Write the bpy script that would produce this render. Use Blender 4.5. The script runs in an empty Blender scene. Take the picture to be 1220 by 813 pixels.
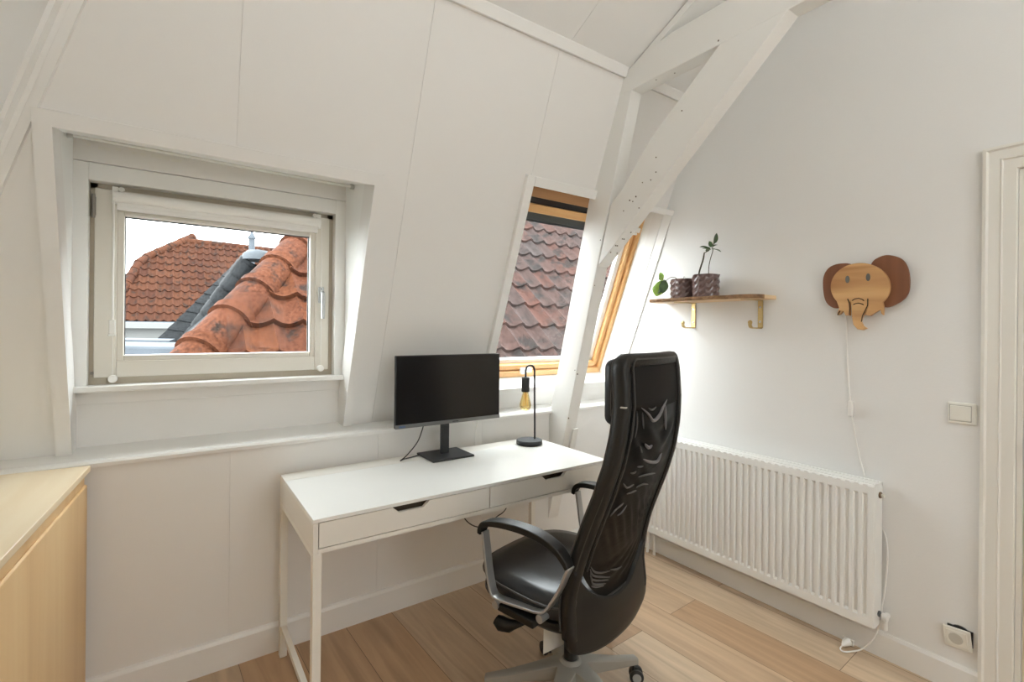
import bpy, bmesh, math, random
from math import sin, cos, tan, pi, radians, sqrt, hypot
from mathutils import Vector, Matrix
random.seed(7)
sc = bpy.context.scene
COL = sc.collection

# ------------------------------------------------------------------ materials
MATS = {}
def nodes_of(m):
    m.use_nodes = True
    nt = m.node_tree
    return nt, nt.nodes, nt.links, nt.nodes.get('Principled BSDF')

def mat(name, col, rough=.5, metal=0., spec=.5, noise=0., nscale=8., bump=0., bscale=60., coat=0., stretch=(1, 1, 1)):
    if name in MATS: return MATS[name]
    m = bpy.data.materials.new(name); MATS[name] = m
    nt, N, L, p = nodes_of(m)
    p.inputs['Base Color'].default_value = (*col, 1)
    p.inputs['Roughness'].default_value = rough
    p.inputs['Metallic'].default_value = metal
    p.inputs['Specular IOR Level'].default_value = spec
    p.inputs['Coat Weight'].default_value = coat
    if noise or bump:
        tc = N.new('ShaderNodeTexCoord'); mp = N.new('ShaderNodeMapping')
        mp.inputs['Scale'].default_value = stretch
        L.new(tc.outputs['Object'], mp.inputs['Vector'])
    if noise:
        nz = N.new('ShaderNodeTexNoise'); nz.inputs['Scale'].default_value = nscale; nz.inputs['Detail'].default_value = 5
        L.new(mp.outputs[0], nz.inputs['Vector'])
        r = N.new('ShaderNodeValToRGB')
        r.color_ramp.elements[0].position = .3; r.color_ramp.elements[1].position = .7
        r.color_ramp.elements[0].color = (*[c * (1 - noise) for c in col], 1)
        r.color_ramp.elements[1].color = (*[min(1, c * (1 + noise)) for c in col], 1)
        L.new(nz.outputs['Fac'], r.inputs[0]); L.new(r.outputs[0], p.inputs['Base Color'])
    if bump:
        n2 = N.new('ShaderNodeTexNoise'); n2.inputs['Scale'].default_value = bscale; n2.inputs['Detail'].default_value = 3
        L.new(mp.outputs[0], n2.inputs['Vector'])
        b = N.new('ShaderNodeBump'); b.inputs['Strength'].default_value = bump; b.inputs['Distance'].default_value = .004
        L.new(n2.outputs['Fac'], b.inputs['Height']); L.new(b.outputs[0], p.inputs['Normal'])
    return m

def wood(name, c0, c1, c2, axis, rough=.4, scale=1., seed=0.):
    """grain runs along the given object axis"""
    m = bpy.data.materials.new(name); MATS[name] = m
    nt, N, L, p = nodes_of(m)
    tc = N.new('ShaderNodeTexCoord'); mp = N.new('ShaderNodeMapping')
    st = [14., 14., 14.]; st[axis] = .9
    mp.inputs['Scale'].default_value = [s * scale for s in st]
    mp.inputs['Location'].default_value = (seed, seed * 1.7, seed * .3)
    L.new(tc.outputs['Object'], mp.inputs['Vector'])
    nz = N.new('ShaderNodeTexNoise'); nz.inputs['Scale'].default_value = 1.3; nz.inputs['Detail'].default_value = 6; nz.inputs['Distortion'].default_value = .6
    L.new(mp.outputs[0], nz.inputs['Vector'])
    r = N.new('ShaderNodeValToRGB'); e = r.color_ramp.elements
    e[0].position = .3; e[0].color = (*c0, 1); e[1].position = .72; e[1].color = (*c2, 1)
    k = e.new(.5); k.color = (*c1, 1)
    L.new(nz.outputs['Fac'], r.inputs[0]); L.new(r.outputs[0], p.inputs['Base Color'])
    p.inputs['Roughness'].default_value = rough
    return m

def floor_mat():
    m = bpy.data.materials.new('oak_planks')
    nt, N, L, p = nodes_of(m)
    tc = N.new('ShaderNodeTexCoord'); mp = N.new('ShaderNodeMapping')
    mp.inputs['Rotation'].default_value = (0, 0, radians(-92.5) )
    mp.inputs['Location'].default_value = (.35, .762, 0)
    L.new(tc.outputs['Object'], mp.inputs['Vector'])
    def brick(c1, c2, mo):
        b = N.new('ShaderNodeTexBrick'); b.offset = .37; b.offset_frequency = 2
        b.inputs['Scale'].default_value = 1; b.inputs['Brick Width'].default_value = 1.75; b.inputs['Row Height'].default_value = .216
        b.inputs['Mortar Size'].default_value = .0013; b.inputs['Mortar Smooth'].default_value = .3; b.inputs['Bias'].default_value = 0
        b.inputs['Color1'].default_value = c1; b.inputs['Color2'].default_value = c2; b.inputs['Mortar'].default_value = mo
        L.new(mp.outputs[0], b.inputs['Vector']); return b
    b = brick((0, 0, 0, 1), (1, 1, 1, 1), (.5, .5, .5, 1))
    ramp = N.new('ShaderNodeValToRGB'); e = ramp.color_ramp.elements
    e[0].position = 0; e[0].color = (.43, .275, .16, 1)
    e[1].position = 1; e[1].color = (.59, .445, .305, 1)
    k = e.new(.35); k.color = (.50, .34, .21, 1)
    k = e.new(.7); k.color = (.50, .375, .26, 1)
    L.new(b.outputs['Color'], ramp.inputs[0])
    # grain
    m2 = N.new('ShaderNodeMapping'); m2.inputs['Scale'].default_value = (1.1, 13, 1)
    off = N.new('ShaderNodeVectorMath'); off.operation = 'MULTIPLY_ADD'
    off.inputs[1].default_value = (7.3, 3.1, 5.); L.new(b.outputs['Color'], off.inputs[0]); L.new(mp.outputs[0], off.inputs[2])
    L.new(off.outputs[0], m2.inputs['Vector'])
    nz = N.new('ShaderNodeTexNoise'); nz.inputs['Scale'].default_value = 1.6; nz.inputs['Detail'].default_value = 7; nz.inputs['Distortion'].default_value = .9
    L.new(m2.outputs[0], nz.inputs['Vector'])
    g = N.new('ShaderNodeValToRGB'); e = g.color_ramp.elements
    e[0].position = .3; e[0].color = (.80, .79, .78, 1); e[1].position = .68; e[1].color = (1.12, 1.12, 1.12, 1)
    L.new(nz.outputs['Fac'], g.inputs[0])
    mx = N.new('ShaderNodeMix'); mx.data_type = 'RGBA'; mx.blend_type = 'MULTIPLY'; mx.inputs['Factor'].default_value = 1
    L.new(ramp.outputs[0], mx.inputs['A']); L.new(g.outputs[0], mx.inputs['B'])
    m3 = N.new('ShaderNodeMix'); m3.data_type = 'RGBA'; L.new(b.outputs['Fac'], m3.inputs['Factor'])
    L.new(mx.outputs['Result'], m3.inputs['A']); m3.inputs['B'].default_value = (.13, .08, .045, 1)
    L.new(m3.outputs['Result'], p.inputs['Base Color'])
    p.inputs['Roughness'].default_value = .42
    bp = N.new('ShaderNodeBump'); bp.inputs['Strength'].default_value = .12; bp.inputs['Distance'].default_value = .002
    L.new(nz.outputs['Fac'], bp.inputs['Height']); L.new(bp.outputs[0], p.inputs['Normal'])
    return m

def tile_mat(name, cols, dirt, spots=.55, rough=.75, k=.20):
    cols = [tuple(v * k for v in c) for c in cols]; dirt = tuple(v * k for v in dirt)
    """fired clay: per-tile tint (face attribute) and blotches of weathering"""
    m = bpy.data.materials.new(name)
    nt, N, L, p = nodes_of(m)
    at = N.new('ShaderNodeAttribute'); at.attribute_name = 'tint'
    r = N.new('ShaderNodeValToRGB'); e = r.color_ramp.elements
    e[0].position = 0; e[0].color = (*cols[0], 1); e[1].position = 1; e[1].color = (*cols[-1], 1)
    for i, c in enumerate(cols[1:-1]):
        k = e.new((i + 1) / (len(cols) - 1)); k.color = (*c, 1)
    L.new(at.outputs['Fac'], r.inputs[0])
    tc = N.new('ShaderNodeTexCoord')
    nz = N.new('ShaderNodeTexNoise'); nz.inputs['Scale'].default_value = 5.5; nz.inputs['Detail'].default_value = 9; nz.inputs['Roughness'].default_value = .65
    L.new(tc.outputs['Object'], nz.inputs['Vector'])
    q = N.new('ShaderNodeValToRGB'); q.color_ramp.elements[0].position = spots; q.color_ramp.elements[1].position = spots + .10
    q.color_ramp.elements[0].color = (0, 0, 0, 1); q.color_ramp.elements[1].color = (.85, .85, .85, 1)
    L.new(nz.outputs['Fac'], q.inputs[0])
    mx = N.new('ShaderNodeMix'); mx.data_type = 'RGBA'
    L.new(q.outputs[0], mx.inputs['Factor']); L.new(r.outputs[0], mx.inputs['A']); mx.inputs['B'].default_value = (*dirt, 1)
    n2 = N.new('ShaderNodeTexNoise'); n2.inputs['Scale'].default_value = 45; n2.inputs['Detail'].default_value = 4
    L.new(tc.outputs['Object'], n2.inputs['Vector'])
    g = N.new('ShaderNodeValToRGB'); g.color_ramp.elements[0].position = .32; g.color_ramp.elements[1].position = .6
    g.color_ramp.elements[0].color = (.42, .42, .42, 1); g.color_ramp.elements[1].color = (1.15, 1.15, 1.15, 1)
    L.new(n2.outputs['Fac'], g.inputs[0])
    m2 = N.new('ShaderNodeMix'); m2.data_type = 'RGBA'; m2.blend_type = 'MULTIPLY'; m2.inputs['Factor'].default_value = .8
    L.new(mx.outputs['Result'], m2.inputs['A']); L.new(g.outputs[0], m2.inputs['B'])
    L.new(m2.outputs['Result'], p.inputs['Base Color']); p.inputs['Roughness'].default_value = rough; p.inputs['Specular IOR Level'].default_value = .03
    return m

def glass_mat(name, tint=(1, 1, 1), refl=.06, rough=.0):
    m = bpy.data.materials.new(name); m.use_nodes = True
    nt = m.node_tree; N, L = nt.nodes, nt.links
    N.clear()
    o = N.new('ShaderNodeOutputMaterial'); t = N.new('ShaderNodeBsdfTransparent'); t.inputs[0].default_value = (*tint, 1)
    g = N.new('ShaderNodeBsdfGlossy'); g.inputs['Roughness'].default_value = rough
    fr = N.new('ShaderNodeFresnel'); fr.inputs[0].default_value = 1.45
    k = N.new('ShaderNodeMath'); k.operation = 'MULTIPLY'; k.inputs[1].default_value = refl / .04 * .5
    L.new(fr.outputs[0], k.inputs[0])
    mx = N.new('ShaderNodeMixShader'); L.new(k.outputs[0], mx.inputs[0]); L.new(t.outputs[0], mx.inputs[1]); L.new(g.outputs[0], mx.inputs[2])
    L.new(mx.outputs[0], o.inputs[0]); return m

WALL = mat('wall_paint', (.80, .79, .77), .55, bump=.05, bscale=300)
WALLR = mat('plaster_white', (.81, .81, .80), .6, bump=.08, bscale=160)
TRIM = mat('gloss_white_paint', (.82, .815, .795), .33, bump=.03, bscale=40)
BEAM = mat('painted_timber', (.80, .795, .77), .38, bump=.25, bscale=18, stretch=(1, 1, .4))
FRAME = mat('cream_window_paint', (.72, .69, .62), .35)
FRAMEW = mat('white_window_paint', (.82, .82, .80), .35)
GAPM = mat('rebate_taupe', (.44, .39, .31), .6)
FLOOR = floor_mat()
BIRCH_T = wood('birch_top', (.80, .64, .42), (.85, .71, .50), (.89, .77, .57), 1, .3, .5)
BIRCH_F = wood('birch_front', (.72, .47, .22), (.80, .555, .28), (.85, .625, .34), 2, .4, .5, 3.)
PINE = wood('pine_varnish', (.62, .33, .12), (.74, .43, .18), (.80, .52, .25), 0, .35, .8)
PINE2 = wood('pine_varnish_upright', (.56, .30, .11), (.70, .41, .17), (.78, .50, .24), 2, .35, .8, 5.)
PINED = wood('pine_dark', (.36, .19, .08), (.46, .25, .11), (.55, .31, .14), 0, .45, .8, 9.)
DESKW = mat('desk_white', (.80, .80, .775), .3)
DESKC = mat('desk_white_front', (.78, .755, .70), .35)
METW = mat('white_steel', (.80, .78, .72), .35)
RADM = mat('radiator_enamel', (.82, .82, .80), .5, spec=.3)
DARKIN = mat('drawer_inside', (.10, .075, .05), .8)
BLACK = mat('black_plastic', (.014, .014, .015), .4)
BLACKM = mat('black_matte_metal', (.022, .023, .025), .5)
SCREEN = mat('screen_black', (.010, .009, .009), .22)
BEZEL = mat('bezel_grey', (.22, .22, .22), .35, metal=.6)
LEATHER = mat('black_leather', (.014, .013, .012), .42, spec=.35, bump=.25, bscale=130)
SEATL = mat('seat_leather', (.020, .021, .024), .30, bump=.35, bscale=9)
PLASTB = mat('chair_shell', (.011, .0105, .010), .42, spec=.35)
ALU = mat('grey_aluminium', (.46, .47, .47), .32, metal=.7)
STAR = mat('grey_base_paint', (.33, .32, .29), .42, metal=.2)
CHROME = mat('chrome', (.8, .8, .8), .15, metal=1)
BRASS = mat('brass', (.58, .43, .20), .34, metal=1)
ZINC = mat('zinc', (.062, .070, .080), .6, spec=.05, noise=.15, nscale=3)
WHITEP = mat('white_plastic', (.84, .83, .80), .3)
SOCK = mat('switch_plastic', (.80, .79, .73), .3)
EARW = wood('walnut', (.13, .045, .018), (.19, .07, .03), (.25, .10, .045), 2, .5, .6, 2.)
HEADW = wood('light_wood', (.42, .20, .07), (.66, .39, .17), (.74, .49, .24), 1, .45, .62, 11.)
GROOVE = mat('burnt_groove', (.05, .025, .012), .9)
EYE = mat('eye_grey', (.13, .125, .11), .4)
SHELFW = wood('shelf_wood', (.58, .38, .20), (.68, .48, .28), (.74, .55, .34), 1, .5, .5, 4.)
BARK = mat('live_edge', (.26, .145, .07), .8, noise=.45, nscale=35, bump=.6, bscale=40)
POTM = mat('mauve_ceramic', (.150, .098, .094), .25, coat=.3)
SOIL = mat('soil', (.03, .02, .014), .95)
STEMM = mat('brown_stem', (.07, .06, .03), .6)
LEAF = mat('dark_leaf', (.055, .11, .035), .38, noise=.35, nscale=30)
LEAFY = mat('pale_leaf', (.30, .50, .10), .4, noise=.35, nscale=25)
AMBER = glass_mat('amber_glass', (1.0, .86, .55), .05)
FILA = mat('filament_gold', (.9, .62, .2), .3)
GLASS = glass_mat('window_glass', (.97, .985, .98), .003)
CLEARP = mat('clear_plastic', (.86, .86, .83), .25)
LEADM = mat('lead_cladding', (.075, .082, .090), .5, spec=.1)
LEADL = mat('lead_cap', (.060, .066, .072), .6, spec=.05, noise=.25, nscale=6)
RENDERW = mat('house_render', (.10, .10, .097), .8, spec=.05)
TILE_O = tile_mat('orange_pantile', [(.31, .10, .046), (.38, .135, .062), (.33, .12, .065), (.27, .10, .058)], (.075, .062, .055), .53)
TILE_P = tile_mat('weathered_pantile', [(.235, .145, .125), (.205, .150, .138), (.275, .140, .112), (.19, .158, .15)], (.10, .092, .088), .50)
TILE_R = tile_mat('red_pantile', [(.22, .085, .05), (.27, .11, .062), (.18, .075, .05), (.29, .12, .07)], (.085, .062, .052), .52)
TILE_D = tile_mat('dark_tile', [(.085, .09, .095), (.105, .11, .115), (.125, .13, .135)], (.06, .06, .06), .55, .5)

# ------------------------------------------------------------------ mesh helpers
class MB:
    def __init__(s): s.b = bmesh.new()
    def face(s, vs):
        try: return s.b.faces.new(vs)
        except ValueError: return None
    def hexa(s, p):            # 8 points: 4 bottom, 4 top (same order)
        v = [s.b.verts.new(q) for q in p]
        for f in ((3, 2, 1, 0), (4, 5, 6, 7), (0, 1, 5, 4), (1, 2, 6, 5), (2, 3, 7, 6), (3, 0, 4, 7)):
            s.face([v[i] for i in f])
        return s
    def box(s, x0, x1, y0, y1, z0, z1):
        return s.hexa([(x0, y0, z0), (x1, y0, z0), (x1, y1, z0), (x0, y1, z0), (x0, y0, z1), (x1, y0, z1), (x1, y1, z1), (x0, y1, z1)])
    def prism(s, poly, ext):
        n = len(poly); e = Vector(ext)
        a = [s.b.verts.new(p) for p in poly]; c = [s.b.verts.new(Vector(p) + e) for p in poly]
        s.face(a[::-1]); s.face(c)
        for i in range(n): s.face([a[i], a[(i + 1) % n], c[(i + 1) % n], c[i]])
        return s
    def rings(s, rings, cap=True, closed=True):
        rs = [[s.b.verts.new(p) for p in r] for r in rings]
        n = len(rs[0])
        for a, c in zip(rs, rs[1:]):
            for i in range(n if closed else n - 1):
                s.face([a[i], a[(i + 1) % n], c[(i + 1) % n], c[i]])
        if cap: s.face(rs[0][::-1]); s.face(rs[-1])
        return s
    def tube(s, pts, r, n=10, cap=True):
        pts = [Vector(p) for p in pts]
        rr = r if isinstance(r, (list, tuple)) else [r] * len(pts)
        t0 = (pts[1] - pts[0]).normalized()
        up = Vector((0, 0, 1)) if abs(t0.z) < .9 else Vector((1, 0, 0))
        u = t0.cross(up).normalized(); out = []
        for i, p in enumerate(pts):
            t = (pts[min(i + 1, len(pts) - 1)] - pts[max(i - 1, 0)]).normalized()
            u = (u - t * u.dot(t)).normalized(); v = t.cross(u)
            out.append([p + (u * cos(2 * pi * k / n) + v * sin(2 * pi * k / n)) * rr[i] for k in range(n)])
        return s.rings(out, cap)
    def strap(s, pts, w, t, wdir):     # flat bar following pts; width along wdir
        pts = [Vector(p) for p in pts]; wd = Vector(wdir).normalized(); out = []
        for i, p in enumerate(pts):
            tg = (pts[min(i + 1, len(pts) - 1)] - pts[max(i - 1, 0)]).normalized()
            nrm = tg.cross(wd).normalized()
            ww = w[i] if isinstance(w, (list, tuple)) else w; tt = t[i] if isinstance(t, (list, tuple)) else t
            out.append([p + wd * ww / 2 + nrm * tt / 2, p - wd * ww / 2 + nrm * tt / 2, p - wd * ww / 2 - nrm * tt / 2, p + wd * ww / 2 - nrm * tt / 2])
        return s.rings(out)
    def lathe(s, prof, c=(0, 0, 0), n=28, axis='z'):
        out = []
        for r, h in prof:
            ring = []
            for k in range(n):
                a = 2 * pi * k / n
                q = (r * cos(a), r * sin(a), h)
                if axis == 'x': q = (h, r * cos(a), r * sin(a))
                if axis == 'y': q = (r * cos(a), h, -r * sin(a))
                ring.append((q[0] + c[0], q[1] + c[1], q[2] + c[2]))
            out.append(ring)
        return s.rings(out)
    def grid(s, P):
        V = [[s.b.verts.new(p) for p in row] for row in P]
        for a, c in zip(V, V[1:]):
            for i in range(len(a) - 1): s.face([a[i], a[i + 1], c[i + 1], c[i]])
        return s

ROOTS = {}
def out(name, mb, m, root=None, smooth=False, bevel=0., sub=0, local=False, seg=2, ang=35):
    b = mb.b
    base = root
    while base is not None and base.name not in ROOTS: base = base.parent
    if root is not None and not local and base is not None:
        bmesh.ops.transform(b, matrix=ROOTS[base.name].inverted(), verts=b.verts)
    bmesh.ops.recalc_face_normals(b, faces=b.faces)
    me = bpy.data.meshes.new(name); b.to_mesh(me); b.free()
    o = bpy.data.objects.new(name, me); COL.objects.link(o)
    me.materials.append(m)
    if root is not None: o.parent = root
    if bevel:
        md = o.modifiers.new('b', 'BEVEL'); md.width = bevel; md.segments = seg; md.limit_method = 'ANGLE'; md.angle_limit = radians(40)
    if sub:
        md = o.modifiers.new('s', 'SUBSURF'); md.levels = sub; md.render_levels = sub
    if smooth or sub:
        for f in me.polygons: f.use_smooth = True
        if smooth and not sub: me.set_sharp_from_angle(angle=radians(ang))
    return o
def thing(name, label, cat, loc, rz=0., group=None):
    o = bpy.data.objects.new(name, None); COL.objects.link(o)
    o.location = loc; o.rotation_euler = (0, 0, rz); o.empty_display_size = .1
    o['label'] = label; o['category'] = cat
    if group: o['group'] = group
    ROOTS[o.name] = Matrix.Translation(loc) @ Matrix.Rotation(rz, 4, 'Z')
    return o
def tag(o, label, cat, group=None, kind=None):
    o['label'] = label; o['category'] = cat
    if group: o['group'] = group
    if kind: o['kind'] = kind
    return o
def struct(name, mb, m, bevel=0., **k):
    o = out(name, mb, m, bevel=bevel, **k); o['kind'] = 'structure'; return o
def structroot(name, loc=(0, 0, 0)):
    o = bpy.data.objects.new(name, None); COL.objects.link(o); o.location = loc; o['kind'] = 'structure'
    ROOTS[o.name] = Matrix.Translation(loc); return o
def arc(cx, cy, r, a0, a1, n=10):
    return [(cx + r * cos(a0 + (a1 - a0) * i / n), cy + r * sin(a0 + (a1 - a0) * i / n)) for i in range(n + 1)]
def smooth_pts(P, n=6):
    P = [Vector(p) for p in P]; o = []
    for i in range(len(P) - 1):
        p0, p1, p2, p3 = P[max(i - 1, 0)], P[i], P[i + 1], P[min(i + 2, len(P) - 1)]
        for k in range(n):
            t = k / n
            o.append(.5 * ((2 * p1) + (p2 - p0) * t + (2 * p0 - 5 * p1 + 4 * p2 - p3) * t * t + (3 * p1 - p0 - 3 * p2 + p3) * t ** 3))
    o.append(P[-1]); return o

# ------------------------------------------------------------------ the room
XR = 2.49                       # right wall
YK = 2.275                      # knee wall under the mansard
S = .39; NN = hypot(1, S); NY, NZ = 1 / NN, S / NN
def sp(x, z, off=0.):           # point on the back mansard slope (off > 0 is outwards)
    return (x, 2.39 - S * (z - .9) + off * NY, z + off * NZ)
def slope_box(mb, x0, x1, z0, z1, o0, o1):
    return mb.hexa([sp(x0, z0, o0), sp(x1, z0, o0), sp(x1, z0, o1), sp(x0, z0, o1), sp(x0, z1, o0), sp(x1, z1, o0), sp(x1, z1, o1), sp(x0, z1, o1)])
ZT = 2.69; YT = 2.39 - S * (ZT - .9); CS = .475       # top of the slope, pitch of the ceiling above it
def cz(y): return ZT + CS * (YT - y)

struct('floor', MB().box(-1.6, 2.7, -2.6, 2.4, -.06, 0), FLOOR)

g = .0007
m = MB()
xs = [-1.6, .196, .812, 1.397, 2.378, XR + .05]
for a, c in zip(xs, xs[1:]): m.box(a + g, c - g, YK, YK + .1, 0, .90)
m.box(-1.6, XR + .05, YK + .003, YK + .12, 0, .88)
struct('wall_back', m, WALL)

m = MB()
T = .11
def cols(x0, x1, z0, z1):
    cuts = [x0] + [s for s in (.178, .818, 1.441) if x0 < s < x1] + [x1]
    for a, c in zip(cuts, cuts[1:]):
        slope_box(m, a + (g if a != x0 else 0), c - (g if c != x1 else 0), z0, z1, 0, T)
    slope_box(m, x0 + .003, x1 - .003, z0 + .003, z1 - .003, .003, T - .003)
WX0, WX1, WZ1 = -.296, .672, 1.970
SX0, SX1, SZ0, SZ1 = 1.452, 2.474, 1.033, 2.093
cols(-1.3, WX0, .80, ZT + .05)
cols(WX0, WX1, WZ1, ZT + .05)
cols(WX1, SX0, .80, ZT + .05)
cols(SX0, SX1, SZ1, ZT + .05)
cols(SX0, SX1, .80, SZ0)
cols(SX1, XR + .06, .80, ZT + .05)
struct('wall_back_slope', m, WALL)

# ledge along the knee wall, tilting up a little towards the slope
m = MB()
m.prism([(-1.3, 2.250, .876), (-1.3, 2.247, .890), (-1.3, 2.253, .897), (-1.3, 2.50, .916), (-1.3, 2.50, .876)], (XR + 1.3, 0, 0))
struct('trim_1', m, TRIM)
# baseboards
m = MB(); m.prism([(-1.6, YK - .017, 0), (-1.6, YK - .017, .105), (-1.6, YK - .010, .118), (-1.6, YK, .12), (-1.6, YK, 0)], (XR + 1.6, 0, 0))
struct('baseboard_back', m, TRIM)
m = MB(); m.prism([(XR - .014, .48, 0), (XR - .014, .48, .095), (XR - .008, .48, .106), (XR, .48, .108), (XR, .48, 0)], (0, YK - .497, 0))
struct('baseboard_right', m, TRIM)

# right wall with the doorway
m = MB()
DY0, DY1, DZ = -.50, .392, 1.975
m.prism([(XR, DY1, 0), (XR, 2.40, 0), (XR, 2.50, .80), sp(XR, .82, .108), sp(XR, ZT + .04, .108), (XR, YT, 4.0), (XR, DY1, 4.0)], (.1, 0, 0)); m.box(XR, XR + .1, DY0, DY1, DZ, 4.0); m.box(XR, XR + .1, -2.6, DY0, 0, 4.0)
struct('wall_right', m, WALLR)
# left side: knee wall, mansard slope
m = MB(); m.box(-1.6, -.82, -2.6, 2.5, 0, .9); struct('wall_left', m, WALL)
m = MB()
m.hexa([(-.81, -2.6, .88), (-.81, 2.6, .88), (-.95, 2.6, .88), (-.95, -2.6, .88),
        (-.81 + .39 * 2.6, -2.6, 3.5), (-.81 + .39 * 2.6, 2.6, 3.5), (-.95 + .39 * 2.6, 2.6, 3.5), (-.95 + .39 * 2.6, -2.6, 3.5)])
struct('wall_left_slope', m, WALLR)
# ceiling: pitched above the slope, then level
YC = .0
m = MB()
for a, c in ((-1.6, .55), (.55, 1.482), (1.482, 2.6)):
    m.hexa([(a + g, YT + .08, cz(YT + .08)), (c - g, YT + .08, cz(YT + .08)), (c - g, YT + .08, cz(YT + .08) + .1), (a + g, YT + .08, cz(YT + .08) + .1),
            (a + g, YC, cz(YC)), (c - g, YC, cz(YC)), (c - g, YC, cz(YC) + .1), (a + g, YC, cz(YC) + .1)])
m.hexa([(-1.6, YT + .08, cz(YT + .08) + .003), (2.6, YT + .08, cz(YT + .08) + .003), (2.6, YT + .08, cz(YT + .08) + .12), (-1.6, YT + .08, cz(YT + .08) + .12),
        (-1.6, YC, cz(YC) + .003), (2.6, YC, cz(YC) + .003), (2.6, YC, cz(YC) + .12), (-1.6, YC, cz(YC) + .12)])
m.box(-1.6, 2.6, -2.6, YC, cz(YC), cz(YC) + .12)
struct('ceiling', m, WALLR)
# rear wall behind the camera, window opening added for fill light
m = MB()
m.box(-1.6, 2.6, -2.7, -2.6, 0, 1.0); m.box(-1.6, 2.6, -2.7, -2.6, 1.9, 4.0)
m.box(-1.6, .5, -2.7, -2.6, 1.0, 1.9); m.box(1.4, 2.6, -2.7, -2.6, 1.0, 1.9)
struct('wall_front', m, WALL)
m = MB()
m.box(.5, 1.4, -2.67, -2.62, 1.0, 1.07); m.box(.5, 1.4, -2.67, -2.62, 1.83, 1.9)
for x in (.5, .915, 1.33): m.box(x, x + .07, -2.67, -2.62, 1.07, 1.83)
struct('added_rear_window', m, FRAMEW)  # frame of the added rear opening, out of view

# trim where the slope meets the ceiling
m = MB()
pr = [sp(0, 2.66)[1:], (sp(0, 2.66, -.020)[1], sp(0, 2.66, -.020)[2]), (1.668, cz(1.668) - .008), (1.668, cz(1.668)), (YT + .02, cz(YT) + .02)]
m.prism([(-.3, a, c) for a, c in pr], (1.865 + .3, 0, 0)); m.prism([(1.955, a, c) for a, c in pr], (XR - 1.955, 0, 0))
struct('trim_2', m, TRIM, bevel=.003)
# trim on the hip between the left slope and the back slope
def hip(z): return Vector((-.81 + .39 * (z - .9), 2.39 - .39 * (z - .9), z))
m = MB()
a, c = hip(.95), hip(2.75)
dirx = Vector((NY, 0, -NZ)); diry = Vector((0, -NY, -NZ))
nL = Vector((NY, 0, -NZ)); nB = Vector((0, -NY, -NZ))
ax = (c - a).normalized()
tB = ax.cross(nB).normalized();  tB = tB if tB.x > 0 else -tB      # away from the corner across the back slope
tL = ax.cross(nL).normalized();  tL = tL if tL.y < 0 else -tL      # away from the corner across the left slope
sec = [tB * .050, tB * .046 + nB * .014, tB * .024 + nB * .018 , tB * .020 + nB * .030 , tL * .030 + nL * .030, tL * .034 + nL * .018, tL * .068 + nL * .014, tL * .072, -nB * .01 - nL * .01]
m.rings([[a + s for s in sec], [c + s for s in sec]])
struct('trim_3', m, TRIM)

# timber truss in front of the slope
truss = structroot('beam_truss')
PX0, PX1 = 1.87, 1.95
yf = lambda z: 2.152 - .2633 * (z - .701)
m = MB(); m.prism([(PX0, yf(.15), .15), (PX0, yf(2.585), 2.585), (PX0, yf(2.585) + .165, 2.585), (PX0, yf(.15) + .165, .15)], (PX1 - PX0, 0, 0))
out('post', m, BEAM, truss, bevel=.004)
m = MB(); m.prism([(PX0 + .001, 1.879, 1.719), (PX0 + .001, .892, 2.59), (PX0 + .001, 1.17, 2.59), (PX0 + .001, 1.534, 2.300), (PX0 + .001, 1.717, 2.093), (PX0 + .001, 1.786, 2.038)], (PX1 - PX0 - .002, 0, 0))
out('brace', m, BEAM, truss, bevel=.003)
m = MB(); m.prism([(PX0 - .001, 1.80, 2.582), (PX0 - .001, -2.6, 2.582), (PX0 - .001, -2.6, 2.752), (PX0 - .001, 1.42, 2.752), (PX0 - .001, 1.56, cz(1.56) - .02), (PX0 - .001, 1.72, 2.68)], (PX1 - PX0 + .002, 0, 0))
out('tie_beam', m, BEAM, truss, bevel=.004)
m = MB(); m.prism([(PX0, YT, cz(YT) - .01), (PX0, 0.05, cz(.05)), (PX0, .05, cz(.05) - .045), (PX0, YT - .1, cz(YT - .1) - .045)], (PX1 - PX0, 0, 0))
out('rafter', m, BEAM, truss)
m = MB(); m.prism([(1.918, yf(.60) - .018, .60), (1.918, yf(.80) - .018, .80), (1.918, yf(.80) - .0005, .80), (1.918, yf(.60) - .0005, .60)], (.04, 0, 0))
out('batten', m, BEAM, truss, bevel=.002)
m = MB()
for (y, z, r) in ((1.70, 1.985, .003), (1.62, 2.04, .004), (1.64, 2.02, .003), (1.60, 1.98, .003), (1.58, 2.10, .0025), (1.66, 2.03, .004), (1.50, 2.20, .003), (1.36, 2.37, .003), (1.183, 2.60, .004), (1.9, 1.62, .002), (2.03, 1.13, .004), (2.05, 1.15, .003), (2.1, .87, .004), (1.86, 1.86, .003), (1.50, 2.13, .003), (1.53, 2.10, .003)):
    m.lathe([(r, PX0 - .0012), (r, PX0 + .002)], (0, y, z), 8, 'x')
out('screw_hole', m, mat('hole_brown', (.11, .075, .05), .9), truss)
m = MB()
for (x, y, z) in ((1.89, 1.52, 2.581), (1.91, 1.43, 2.581), (1.93, 1.22, 2.581)): m.lathe([(.003, z), (.003, z + .002)], (x, y, 0), 8)
for k in range(7): 
    yy = 1.80 - .035 * (k % 4); m.lathe([(.0035, -.0025), (.0035, .004)], (1.885 + .012 * (k % 5), yy, 1.719 + (1.879 - yy) * .882), 8)
out('nail_hole', m, MATS['hole_brown'], truss)

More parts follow.
